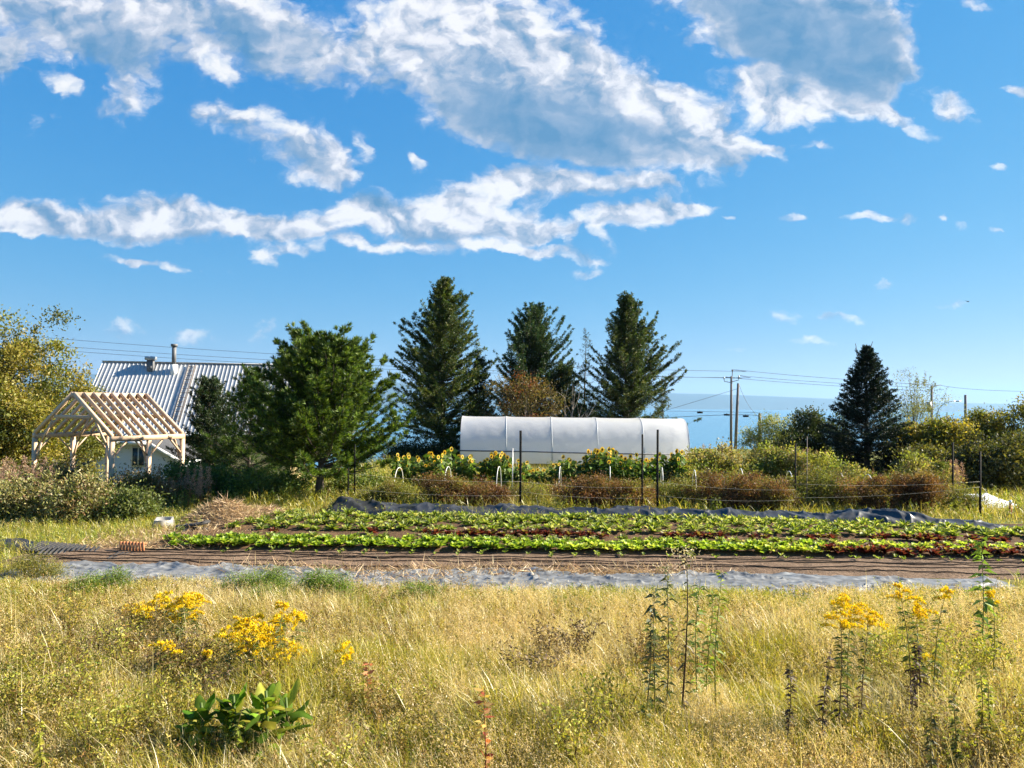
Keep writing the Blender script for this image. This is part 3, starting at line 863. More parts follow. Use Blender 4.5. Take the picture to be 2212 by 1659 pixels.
# the broad white pine in front
x, y, z = ground_at(692, 22.6)
PINE = [(.045, .085, .012), (.065, .11, .016), (.10, .15, .018), (.035, .06, .012)]
conifer('pine_tree', 'broad bushy green pine with long needles and a short bare trunk', (x, y, z), top_H(715, 785, 22.6) - z, 2.85, 131, base=.2, step=.21, per=13, tilt0=-.1, tilt1=.9, upturn=.3,
        twig=13, nl=.155, nw=.02, cols=PINE, prof=lambda t: (1 - t) ** .46, irregular=.25, trunk=.13, tuft=11, tips=[(.17, .24, .025), (.21, .27, .035)], tipn=.3, spread=.5, lean=(.35, 0))
# younger pine and cedar beside it
x, y, z = ground_at(538, 26)
conifer('pine_tree', 'smaller dark pine tucked between the cedar and the broad pine', (x, y, z), top_H(535, 812, 26) - z, 1.6, 137, base=.05, step=.26, per=8, tilt0=.0, tilt1=1.0, upturn=.25,
        twig=10, nl=.14, nw=.014, cols=PINE, prof=lambda t: (1 - t) ** .5, irregular=.25, trunk=.09, tuft=10, tips=[(.09, .15, .02)], tipn=.2)
x, y, z = ground_at(452, 27.5)
conifer('cedar_tree', 'dark rounded cedar beside the timber frame, in front of the metal roof', (x, y, z), top_H(460, 830, 27.5) - z, 1.55, 139, base=.02, step=.18, per=12, tilt0=.05, tilt1=.85, upturn=.25,
        twig=14, per_twig=10, nl=.08, nw=.03, cols=[(.025, .05, .015), (.035, .06, .018), (.045, .06, .02)], prof=lambda t: (1 - t) ** .45, irregular=.2, trunk=.09)

OLIVE = [(.21, .2, .03), (.16, .165, .028), (.27, .22, .035), (.10, .115, .022), (.31, .25, .045)]
x, y, z = ground_at(22, 29)
broadleaf('birch_tree', 'large olive gold leafy tree behind the timber frame at the picture edge', (x, y, z), top_H(40, 668, 29) - z, 3.0, 2.8, 201, 460, 240, .12, OLIVE, .27, z0=.03, trunk=.16, spikes=24, lobes=9)
x, y, z = ground_at(-190, 31)
broadleaf('birch_tree', 'olive leafy tree cut by the picture edge beside the larger one', (x, y, z), 6.4, 2.4, 2.2, 203, 80, 200, .1, OLIVE, .36, z0=.03, trunk=.14)
x, y, z = ground_at(140, 33)
broadleaf('birch_tree', 'lower olive green tree filling in behind the timber frame', (x, y, z), top_H(140, 800, 33) - z, 1.7, 1.4, 207, 90, 200, .11, OLIVE[:4], .3, z0=.03, trunk=.1)
# rowan, dead branches
x, y, z = ground_at(1135, 37)
rw = broadleaf('rowan_tree', 'rusty orange brown rowan crown above the ridge of the tunnel', (x, y, z), top_H(1130, 812, 37) - z, 1.75, 1.2, 211, 64, 150, .09, [(.17, .085, .025), (.14, .10, .03), (.19, .06, .02), (.12, .11, .03), (.18, .13, .035)], .26, z0=.3, trunk=.1)
S = Soup(); g = np.random.default_rng(17); x, y, z = ground_at(1215, 37.5)
root = thing('dead_tree', 'bare grey dead branches poking up beside the rusty rowan', 'tree', (x, y, z))
for k in range(16):
    a = g.uniform(-1.2, 1.2); L = g.uniform(2.4, 4.6); s = np.linspace(0, 1, 7)
    p = np.stack([math.sin(a) * L * .45 * s ** 1.3 + .08 * np.sin(9 * s + k), g.normal(0, .2) * s, L * s * math.cos(a * .6)], 1)
    tube(S, p, .03 * (1.1 - s), 4, (.3, .26, .22), False)
    for j in range(3, 6):
        d = g.normal(0, .25, 3); tube(S, [p[j], p[j] + d + [0, 0, .2], p[j] + d * 2 + [0, 0, .35]], [.012, .009, .005], 3, (.3, .26, .22), False)
S.build('branches', M_bark, root)

WILLOW = [(.28, .28, .07), (.19, .21, .055), (.36, .33, .09), (.13, .15, .04)]
DKG = [(.035, .05, .015), (.05, .07, .02), (.025, .04, .014), (.07, .085, .03)]
GOLD = [(.30, .23, .03), (.24, .21, .03), (.17, .17, .03), (.34, .25, .04), (.12, .12, .025)]
DARKOL = [(.10, .10, .022), (.07, .07, .02), (.15, .13, .03), (.05, .055, .015)]


def shrub(label, u, v, Y, wpx, seed, ncl, per, leaf, cols, sig=.25, name='shrub', group=None, depth=None, z0=.02, spikes=8, wide=.5, cat='shrub', hollow=.2, dz=0, lobes=5):
    x, y, z = ground_at(u, Y); z += dz
    rx = wpx / FPX * Y / 2
    return broadleaf(name, label, (x, y, z), max(.4, top_H(u, v, Y) - z), rx, depth or rx * .8, seed, ncl, per, leaf, cols, sig, cat, group, z0, .03, wide, ('stems', 'foliage'), spikes, hollow, lobes=lobes)


shrub('pale green willow shrub beside the leaning poles, against the water', 1672, 890, 38, 125, 301, 95, 190, .11, WILLOW, .22, spikes=18, wide=.34)
shrub('dark round shrub in the gap between willow and black spruce', 1762, 872, 36, 140, 303, 100, 190, .11, DKG, .22, spikes=6)
shrub('low dark shrub at the foot of the willow shrub', 1712, 925, 35, 90, 305, 34, 150, .09, DKG[:3], .2)
x, y, z = ground_at(1975, 44)
broadleaf('birch_tree', 'airy pale birch rising just behind the black spruce', (x, y, z), top_H(1975, 815, 44) - z, 1.7, 1.3, 311, 60, 90, .1, [(.2, .2, .07), (.25, .24, .09), (.15, .17, .06)], .26, z0=.2, trunk=.07, spikes=22, hollow=.05, wide=.4)
for k, (u, v, Y, w, cols, lab) in enumerate((
        (1975, 905, 33, 150, GOLD, 'golden green bush directly beside the black spruce'), (2050, 895, 31, 140, GOLD, 'golden green bush below the thin street lamp'),
        (2125, 885, 34, 150, GOLD, 'golden bush below the short dark pole'), (2190, 850, 33, 150, GOLD, 'tall golden bush at the picture edge'), (2270, 820, 35, 200, GOLD, 'taller bush cut off by the picture edge'),
        (2010, 960, 28, 130, DARKOL, 'dark olive bush in front of the golden ones, by the spruce'), (2120, 950, 27, 170, DARKOL, 'dark olive bush above the white cover'),
        (2210, 930, 28, 150, DARKOL, 'dark olive bush at the picture edge above the red stake'), (2310, 930, 27, 150, DARKOL, 'dark olive bush past the picture edge'))):
    shrub(lab, u, v, Y, w, 320 + k, 95, 190, .12, cols, .24, group='bushes along the field edge', spikes=12)
for k, (u, v, w, lab) in enumerate(((900, 945, 130, 'dark undergrowth bush between broad pine and tall larch'), (985, 940, 110, 'dark undergrowth bush at the foot of the tallest larch'), (1060, 900, 120, 'dark bush between tallest larch and rusty rowan'), (860, 965, 110, 'dark low bush just beside the broad pine'),
                                    (1225, 870, 110, 'dark green bush below the bare dead branches'), (1290, 880, 110, 'dark green bush at the foot of the thin larch'))):
    shrub(lab, u, v, 38.2, w, 330 + k, 60, 170, .1, DKG + LARCH[2:3], .25, group='dark bushes under the conifers', spikes=6, dz=-.2)
FERN = [(.16, .24, .025), (.22, .3, .035), (.11, .16, .02)]
for k, (u, v, Y, w, lab) in enumerate(((520, 1238, 10.9, 100, 'feathery green weed clump at the end of the loose goldenrods'), (600, 1228, 11.0, 110, 'feathery green weed clump covering the grey fabric above the dense goldenrods'), (680, 1232, 11.0, 110, 'tallest feathery green weed clump over the grey fabric'),
                                       (740, 1240, 10.9, 80, 'feathery green weed clump ending the covered stretch of fabric'), (250, 1225, 11.3, 90, 'feathery green weed clump at the end of the grey fabric'), (190, 1245, 11.0, 100, 'lower green weed clump beyond the end of the grey fabric'),
                                       (60, 1215, 12.2, 150, 'olive green weed mass at the picture edge by the black sheet'), (910, 1260, 10.8, 80, 'small green weed clump before the middle of the fabric'), (560, 1262, 10.4, 120, 'low green weeds just before the fabric, over the dense goldenrods'))):
    shrub(lab, u, v, Y, w, 430 + k, 60, 150, .035, FERN if k != 6 else OLIVE, .085, name='weed_clump', group='green weeds along the grey fabric', spikes=16, wide=.22, cat='weeds', hollow=.05)
# hedges of berry bushes left
for k, (u, v, Y, w, cols, lab) in enumerate((
        (380, 1000, 22.5, 130, [(.06, .12, .02), (.1, .16, .03), (.04, .08, .015)], 'green currant bush just right of the timber frame posts'), (470, 1005, 22, 130, [(.06, .12, .02), (.1, .16, .03), (.04, .08, .015)], 'green currant bush below the dark cedar'),
        (560, 1010, 21.6, 140, [(.06, .12, .02), (.1, .16, .03), (.14, .2, .03)], 'green currant bush in front of the smaller pine'), (630, 1018, 23.4, 110, [(.06, .12, .02), (.12, .17, .03), (.14, .2, .03)], 'yellow green currant bush beside the pine trunk'),
        (800, 1025, 23.8, 130, [(.14, .18, .03), (.1, .14, .03), (.2, .2, .04)], 'yellow green bush on the other side of the pine trunk'), (745, 1035, 23.9, 90, [(.14, .18, .03), (.1, .14, .03)], 'low green bush right behind the pine trunk'))):
    shrub(lab, u, v, Y, w, 340 + k, 46, 150, .075, cols, .2, group='currant bushes in the hedge', spikes=6)
DOG = [(.30, .27, .10), (.2, .2, .06), (.13, .14, .035), (.38, .33, .15), (.22, .13, .06)]
for k, (u, v, Y, w, cols, lab) in enumerate((
        (60, 1010, 18.5, 190, DOG, 'pale leaved dogwood bush nearest the picture corner below the big tree'), (180, 1022, 18.2, 180, DOG, 'pale leaved dogwood bush in front of the timber frame'),
        (-60, 1000, 18.6, 170, DOG, 'pale leaved dogwood bush cut by the picture edge'), (270, 1060, 18.4, 110, [(.1, .13, .03), (.14, .16, .04)], 'small green bush beside the dogwoods'),
        (120, 985, 21, 200, [(.16, .12, .06), (.12, .13, .04), (.2, .13, .08)], 'brownish bush behind the dogwoods below the timber frame'), (300, 1020, 20.5, 130, [(.2, .15, .07), (.14, .14, .04), (.22, .12, .05)], 'reddish tan bush at the foot of the timber posts'))):
    shrub(lab, u, v, Y, w, 360 + k, 60, 130, .085, cols, .2, group='bushes around the timber frame', spikes=12, wide=.45)
# brown bean vines on the trellis
BROWN = [(.17, .07, .025), (.24, .11, .04), (.09, .045, .02), (.28, .15, .06), (.16, .11, .03)]
OLV = [(.22, .2, .035), (.17, .15, .03), (.28, .24, .06)]
for k, (u, v, w, cols, lab) in enumerate((
        (955, 1026, 180, BROWN + OLV[:1], 'brown dead bean vines on the trellis below the first sunflowers'), (1050, 1038, 120, BROWN, 'lower brown vines just beside the thick black post'),
        (1270, 1022, 190, BROWN, 'brown dead vine mound centred below the tunnel'), (1370, 1038, 120, BROWN + OLV, 'brown vines around the pair of black posts'),
        (1565, 1018, 190, BROWN, 'brown dead vine mound past the end of the tunnel'), (1655, 1030, 120, BROWN + OLV, 'brown and olive vines before the grey stake'),
        (1890, 1012, 210, BROWN, 'large brown vine mound below the black spruce'), (1995, 1022, 140, BROWN, 'brown vine mound reaching towards the white cover'))):
    shrub(lab, u, v, 21.2, w, 380 + k, 110, 210, .055, cols, .12, name='bean_vines', group='brown vines along the trellis', depth=.55, spikes=14, wide=.35, cat='vines', hollow=.1)
for k, (u, v, w, lab) in enumerate(((850, 1040, 130, 'olive weeds beside the first brown vines'), (1150, 1045, 130, 'olive weeds around the thick black post'), (1470, 1035, 130, 'olive weeds between two brown vine mounds'),
                                    (1765, 1010, 160, 'bright olive weeds around the grey stake'), (820, 1075, 100, 'olive weeds in front of the thin posts'), (1010, 1042, 120, 'olive green weeds between the first two brown vine mounds'), (1330, 1044, 110, 'olive green weeds just before the pair of black posts'), (1430, 1048, 90, 'olive weeds just after the pair of black posts'), (1610, 1015, 130, 'olive green weeds between brown mounds below the leaning poles'), (1700, 1028, 110, 'olive weeds right before the grey stake'), (1820, 1020, 110, 'olive weeds before the largest brown mound'), (1940, 1018, 120, 'olive weeds growing out of the largest brown mound'), (2070, 1050, 110, 'olive weeds before the white cover'))):
    shrub(lab, u, v, 21.9 + .3 * (k % 2), w, 440 + k, 60, 160, .06, [(.2, .21, .04), (.26, .24, .05), (.15, .15, .03), (.22, .15, .05)], .15, name='weed_clump', group='olive weeds along the trellis', depth=.6, wide=.35, cat='weeds')
for k, (u, v, Y, w, lab) in enumerate(((1540, 965, 27, 160, 'tan weedy bush at the end of the tunnel'), (1640, 958, 28, 170, 'tan weedy bush below the leaning poles'), (1740, 968, 27, 150, 'tan green weeds in front of the dark shrubs'), (1990, 985, 25, 170, 'tan green weeds at the foot of the spruce'),
                                       (1480, 1000, 26, 90, 'dark green weeds at the corner of the tunnel'), (1840, 1010, 25, 110, 'pale green squash leaves in front of the spruce'))):
    shrub(lab, u, v, Y, w, 410 + k, 70, 170, .10, [(.28, .26, .05), (.21, .22, .04), (.34, .26, .09), (.15, .17, .03)], .17, name='weedy_bush', group='weedy bushes behind the trellis', spikes=14, depth=1.0)

# ------------------------------------------------------------------ sunflowers
def sunflower_tpl(seed, H):
    g = np.random.default_rng(seed); root = thing('sunflower', 'yellow sunflower in the row below the white tunnel', 'sunflower', (0, 0, 0), 0, 'sunflowers in the row')
    Ss, Sl, Sp, Sd = Soup(), Soup(), Soup(), Soup()
    tube(Ss, [(0, 0, 0), (.01, .01, H * .5), (0, -.02, H)], [.014, .012, .009], 5, (.12, .2, .04))
    n = 30; hz = g.uniform(.05, .93, n) * H; az = g.uniform(0, 6.28, n)
    P = np.stack([np.zeros(n), np.zeros(n), hz], 1); D = unit(np.stack([np.cos(az), np.sin(az), g.normal(.15, .3, n)], 1))
    leaves(Sl, g, P + D * .04, D, g.uniform(.16, .26, n), .15, pick(g, n, [(.10, .17, .025), (.15, .22, .035), (.07, .12, .018)], .2), .4, None, .25)
    hd = unit(np.array([[g.normal(.25, .3), -1.0, .05]]))[0]; c = np.array([0, -.02, H])
    a = unit(np.cross(hd, [0, 0, 1.0])[None])[0]; b = np.cross(a, hd)
    th = np.arange(18) * 2 * np.pi / 18
    rdv = a * np.cos(th)[:, None] + b * np.sin(th)[:, None]; tg = -a * np.sin(th)[:, None] + b * np.cos(th)[:, None]
    leaves(Sp, g, c + rdv * .025 + hd * .012, unit(rdv + hd * .15), .05, .032, pick(g, 18, [(.85, .58, .04), (.9, .66, .12), (.8, .46, .02)], .1), .5, tg)
    dv = np.concatenate([[c + hd * .03], c + rdv * .034 + hd * .018]); Sd.add(dv, None, [(0, 1 + i, 1 + (i + 1) % 18) for i in range(18)], (.07, .035, .012))
    Ss.build('stem', M_leaf, root); Sl.build('leaf', M_leaf, root); Sp.build('petals', M_petal, root); Sd.build('disc', M_petal, root)
    return root


g = np.random.default_rng(23)
tpl = [sunflower_tpl(s, 1.0) for s in (1, 2, 3, 4)]
used = [0, 0, 0, 0]


def place_sun(u, v, Y, lab):
    i = int(g.integers(0, 4)); x = at(u, v, Y).x; z = at(u, v - 6, Y).z; b = gzf(x, Y)
    o = tpl[i] if not used[i] else copy_tree(tpl[i]); used[i] = 1
    s = max(.45, z - b); o.location = (x, Y, b); o.scale = (min(1.15, .75 + s * .25),) * 2 + (s,); o.rotation_euler = (0, 0, g.normal(.1, .5)); o['label'] = lab
    for ch in o.children:
        pass


SEGS = [(850, 962, 985, 1012, 26, 40, 'yellow sunflower in the row under the first bay of the tunnel'), (955, 975, 968, 985, 27, 3, 'tall orange yellow sunflower at the corner of the white tunnel'),
        (985, 1100, 982, 1008, 26, 38, 'yellow sunflower in the row before the thick black post'), (1100, 1180, 1000, 1025, 26, 24, 'low yellow sunflower just behind the thick black post'),
        (1190, 1270, 990, 1015, 26, 22, 'yellow sunflower in the gap before the tallest clump'), (1270, 1330, 972, 1000, 26, 28, 'yellow sunflower in the tallest clump under the tunnel'),
        (1330, 1420, 985, 1015, 26, 28, 'yellow sunflower between the tall clump and the black posts'), (1355, 1385, 985, 995, 26.5, 4, 'orange yellow sunflower behind the pair of black posts'),
        (1420, 1490, 980, 1005, 26, 16, 'sunflower past the black posts near the end of the tunnel')]
for u0, u1, v0, v1, Y, n, lab in SEGS:
    for k in range(n):
        place_sun(g.uniform(u0, u1), v0 + (v1 + 8 - v0) * g.random() ** .9, Y + g.uniform(-.5, .5), lab)

# ------------------------------------------------------------------ poly tunnel
def tunnel():
    a = ground_at(988, 33.4); L = 10.35; RX = 1.75; HT = top_H(1240, 900, 35) - .02
    root = thing('poly_tunnel', 'white plastic covered hoop tunnel behind the sunflowers', 'tunnel', (a[0] + .12, 33.25, 0), R(.6))
    m, nt, out = mat('greenhouse film')
    tp = nt.nodes.new('ShaderNodeBsdfTransparent'); tl = nt.nodes.new('ShaderNodeBsdfTranslucent'); df = nt.nodes.new('ShaderNodeBsdfDiffuse'); gl = nt.nodes.new('ShaderNodeBsdfGlossy')
    tp.inputs[0].default_value = (.9, .93, .97, 1); tl.inputs[0].default_value = (.93, .92, .93, 1); df.inputs[0].default_value = (.92, .91, .92, 1); gl.inputs['Roughness'].default_value = .22
    tcn = nt.nodes.new('ShaderNodeTexCoord'); mp = nt.nodes.new('ShaderNodeMapping'); mp.inputs['Scale'].default_value = (1.2, .9, 1.5)
    n = nt.nodes.new('ShaderNodeTexNoise'); n.inputs['Distortion'].default_value = 1.2; n.inputs['Scale'].default_value = 1.6; n.inputs['Detail'].default_value = 5
    nt.links.new(tcn.outputs['Object'], mp.inputs[0]); nt.links.new(mp.outputs[0], n.inputs['Vector'])
    bp = nt.nodes.new('ShaderNodeBump'); bp.inputs['Strength'].default_value = .45; bp.inputs['Distance'].default_value = .03
    nt.links.new(n.outputs[0], bp.inputs['Height'])
    for s in (df, gl, tl): nt.links.new(bp.outputs[0], s.inputs['Normal'])
    m1 = nt.nodes.new('ShaderNodeMixShader'); m1.inputs[0].default_value = .6; nt.links.new(df.outputs[0], m1.inputs[1]); nt.links.new(tl.outputs[0], m1.inputs[2])
    m2 = nt.nodes.new('ShaderNodeMixShader'); m2.inputs[0].default_value = .16; nt.links.new(m1.outputs[0], m2.inputs[1]); nt.links.new(gl.outputs[0], m2.inputs[2])
    m3 = nt.nodes.new('ShaderNodeMixShader'); m3.inputs[0].default_value = .07; nt.links.new(m2.outputs[0], m3.inputs[1]); nt.links.new(tp.outputs[0], m3.inputs[2])
    nt.links.new(m3.outputs[0], out.inputs[0])

    def sec(t):      # t 0..1 across: near foot, over the ridge, far foot
        th = math.pi * t
        return (RX - RX * math.copysign(abs(math.cos(th)) ** .8, math.cos(th)), HT * math.sin(th) ** .62 if 0 < t < 1 else 0.0)
    ts = np.linspace(0.012, .988, 33); yz = np.array([sec(t) for t in ts])
    S = Soup(); nx = 120; X = np.linspace(0, L, nx)
    bay = np.abs(((X / (L / 5)) % 1) - .5) * 2      # 1 at hoops
    V = []
    for j, (yy, zz) in enumerate(yz):
        sag = (1 - bay ** 6) * .03
        k = (zz / HT)
        V.append(np.stack([X, yy + np.sign(RX - yy) * sag * (1 - k) + .004 * np.sin(X * 9 + j * .7), zz - sag * k], 1))
    i = np.arange(32)[:, None] * nx + np.arange(nx - 1)[None]
    S.add(np.concatenate(V), np.stack([i, i + 1, i + nx + 1, i + nx], -1).reshape(-1, 4))
    S.build('film_cover', m, root, True)
    for e, xx in enumerate((0.0, L)):
        S = Soup(); n_ = len(yz)
        bulge = .02
        c = (xx, RX, HT * .45)
        v = [c] + [(xx, yy, zz) for yy, zz in yz]
        S.add(v, None, [(0, 1 + j, 2 + j) if e else (0, 2 + j, 1 + j) for j in range(n_ - 1)] + [(0, n_, 1)])
        S.build('end_wall', m, root, False)
    for k in range(6):
        S = Soup(); tube(S, [(k * L / 5 + (.02 if k == 0 else -.02 if k == 5 else 0), RX + (yy - RX) * .985, zz * .988) for yy, zz in [sec(t) for t in np.linspace(0.0, 1.0, 29)]], .024, 6)
        S.build('hoop', M_steel, root)
    for k in range(1, 5):
        S = Soup(); tube(S, [(k * L / 5 + .012 * math.sin(j * .4 + k), RX + (yy - RX) * 1.004, zz * 1.002) for j, (yy, zz) in enumerate([sec(t) for t in np.linspace(.015, .985, 29)])], .009, 5, (.8, .8, .8))
        S.build('film_strap', M_white, root)
    S = Soup(); tube(S, [(-.1, -.03, .86), (L * .3, -.03, .85), (L * .6, -.03, .8), (L + .1, -.03, .8)], .03, 6, (.3, .3, .3)); S.build('side_rail', solid('dark rail', (.08, .09, .12), .6), root)
    S = Soup(); box(S, (0, -.03, -.02), (L, .01, .14)); S.build('base_board', M_wood, root)
    S = Soup(); tube(S, [(0.02, RX, HT * .975), (L - .02, RX, HT * .975)], .02, 6); S.build('ridge_pole', M_steel, root)


tunnel()

# ------------------------------------------------------------------ trellis posts, twine and hoops
POSTS = [(752, 925 + 85, 1105, 21.5, .022, M_black, 'short dark trellis post at the pine end of the trellis'), (766, 960, 1100, 22, .022, M_black, 'dark post standing just behind the trellis end by the pine'),
         (1124, 930, 1105, 20.6, .033, M_black, 'thick black post rising in front of the tunnel by itself'), (1387, 938, 1108, 20.6, .024, M_black, 'thinner black post of the pair in front of the tunnel'),
         (1420, 928, 1112, 20.4, .03, M_black, 'thicker black post of the pair in front of the tunnel'), (1718, 958, 1090, 21.5, .026, M_black, 'black post in front of the dark shrubs'),
         (1743, 943, 1090, 21.8, .010, M_pole, 'light grey metal stake beside a black post'), (2058, 955, 1085, 22.5, .028, M_black, 'black post above the white ground cover'), (2117, 975, 1108, 20.6, .033, M_black, 'thick black post at the far end of the trellis'),
         (1107, 968, 1040, 23.5, .018, M_steel, 'thin grey stake in the sunflower row')]
P3 = {}
for u, v0, v1, Y, r, m, lab in POSTS:
    S = Soup(); b = at(u, v1, Y); t = at(u + (v1 - v0) * .004, v0, Y)
    H = t.z - gzf(b.x, Y) + .3; hw = r
    # a T section
    for (x0, x1, y0, y1) in ((-hw, hw, -.004, .004), (-.005, .005, .004, hw * 1.2)):
        v = []
        for zz, dx in ((-.3, 0), (H - .3, t.x - b.x)): v += [(x0 + dx, y0, zz), (x1 + dx, y0, zz), (x1 + dx, y1, zz), (x0 + dx, y1, zz)]
        S.add(v, [(0, 3, 2, 1), (4, 5, 6, 7), (0, 1, 5, 4), (1, 2, 6, 5), (2, 3, 7, 6), (3, 0, 4, 7)])
    for k in range(8):
        zz = .2 + k * (H - .6) / 8; box(S, (-hw * .4 + .0, -.012, zz), (hw * .4, -.0045, zz + .03))
    o = S.build('trellis_post', m); o.location = (b.x, Y, gzf(b.x, Y)); tag(o, lab, 'post', 'posts along the trellis')
    P3[u] = (b.x, Y, gzf(b.x, Y))
TW = [((752, 1022), (1124, 1040)), ((752, 1055), (1124, 1070)), ((1124, 1040), (1420, 1052)), ((1124, 1062), (1420, 1075)), ((1420, 1040), (1718, 1058)), ((1420, 1070), (1718, 1080)),
      ((1718, 1045), (2117, 1040)), ((1718, 1075), (2117, 1052))]
for (u0, v0), (u1, v1) in TW:
    p, q = np.array(at(u0, v0, 20.5)), np.array(at(u1, v1, 20.4)); s = np.linspace(0, 1, 14)[:, None]
    pts = p + (q - p) * s - np.array([0, 0, 1.0]) * .08 * 4 * s * (1 - s)
    S = Soup(); tube(S, pts, .0024, 4, (.6, .57, .5)); tag(S.build('trellis_twine', M_string), 'pale twine strung between black posts across the brown vines', 'twine', 'twine strands of the trellis')
for k, (u, v, Y) in enumerate(((862, 1000, 24.5), (968, 998, 24.5), (1078, 998, 24.5), (1210, 998, 24.5), (1318, 998, 24.5), (1430, 1000, 24.5), (1500, 1005, 24.5), (1600, 1002, 23.6), (1705, 1008, 23.6), (1815, 1012, 23.6), (1875, 1015, 23.4))):
    S = Soup(); c = at(u, v + 10, Y); th = np.linspace(0, np.pi, 17); w = .55
    h = c.z - gzf(c.x, Y)
    tube(S, np.stack([0 * th + .07 * np.cos(th), w * np.cos(th), h * np.sin(th) ** .7], 1), .012, 5)
    o = S.build('row_cover_hoop', M_white); o.location = (c.x, Y, gzf(c.x, Y))
    tag(o, 'white bent pipe hoop standing over the row ' + ('by the first sunflowers', 'under the corner of the tunnel', 'before the thick black post', 'behind the thick black post', 'under the tallest sunflower clump', 'at the pair of black posts', 'at the end of the tunnel',
        'above a brown vine mound past the tunnel', 'beside the grey stake', 'in front of the spruce', 'at the foot of the spruce')[k], 'hoop', 'white hoops along the rows')

# ------------------------------------------------------------------ timber frame
def timber_frame():
    D = 22.0; RF = Vector((-.538 * D, D, 0)); gv = Vector((-.149 * D, .07 * D, 0)); rv = Vector((.0488 * D, .104 * D, 0))
    root = thing('timber_frame', 'unfinished open timber frame shed of pale new wood in front of the metal roof', 'timber frame', tuple(RF) + () if False else (RF.x, RF.y, gzf(RF.x, RF.y)))
    z0 = gzf(RF.x, RF.y); EZ, RZ = 1.8 - z0, 3.14 - z0
    O = Vector((0, 0, 0))

    def Pt(a, b, z): return O + gv * a + rv * b + Vector((0, 0, z))
    gd, rd = gv.normalized(), rv.normalized()
    def part(name, segs):
        S = Soup()
        k = 1 + .14 * random.Random(len(root.children) * 7 + 1).uniform(-1, 1)
        for p, q, w, h, u in segs: bar(S, p, q, w, h, (.58 * k, .41 * k, .27 * k), u)
        return S.build(name, M_wood, root)
    for b in (0, .5, 1):
        for a in (0, 1):
            part('post', [(Pt(a, b, -1.3), Pt(a, b, EZ - .07), .11, .11, gd)])
    for a in (0, 1): part('eave_beam', [(Pt(a, -.02, EZ), Pt(a, 1.02, EZ), .13, .15, (0, 0, 1))])
    part('ridge_beam', [(Pt(.5, -.02, RZ - .06), Pt(.5, 1.02, RZ - .06), .06, .2, (0, 0, 1))])
    for k in range(9):
        b = k / 8; big = k in (0, 4, 8)
        for a in (0, 1):
            part('rafter', [(Pt(a, b, EZ + .07), Pt(.5 + (.008 if a else -.008), b, RZ), .075 if big else .042, .12, (0, 0, 1))])
    for b in (0, .5, 1): part('collar_tie', [(Pt(.26, b, EZ + .62), Pt(.74, b, EZ + .62), .05, .12, (0, 0, 1))])
    for b in (0.012, .488, .988):
        for a in (0, 1):
            e = .22 if a == 0 else -.22
            p = [Pt(a + (.02 if a == 0 else -.02), b, EZ - .75), Pt(a + e * .35, b, EZ - .2), Pt(a + e, b, EZ + .5)]
            part('knee_brace', [(p[0], p[1], .035, .07, gd), (p[1], p[2], .035, .07, gd)])
    for a in (0, 1):
        for b0, b1 in ((.02, .2), (.98, .8), (.48, .3), (.52, .7)):
            part('wall_brace', [(Pt(a, b0, EZ - .55), Pt(a, b1, EZ - .06), .035, .055, gd)])


timber_frame()

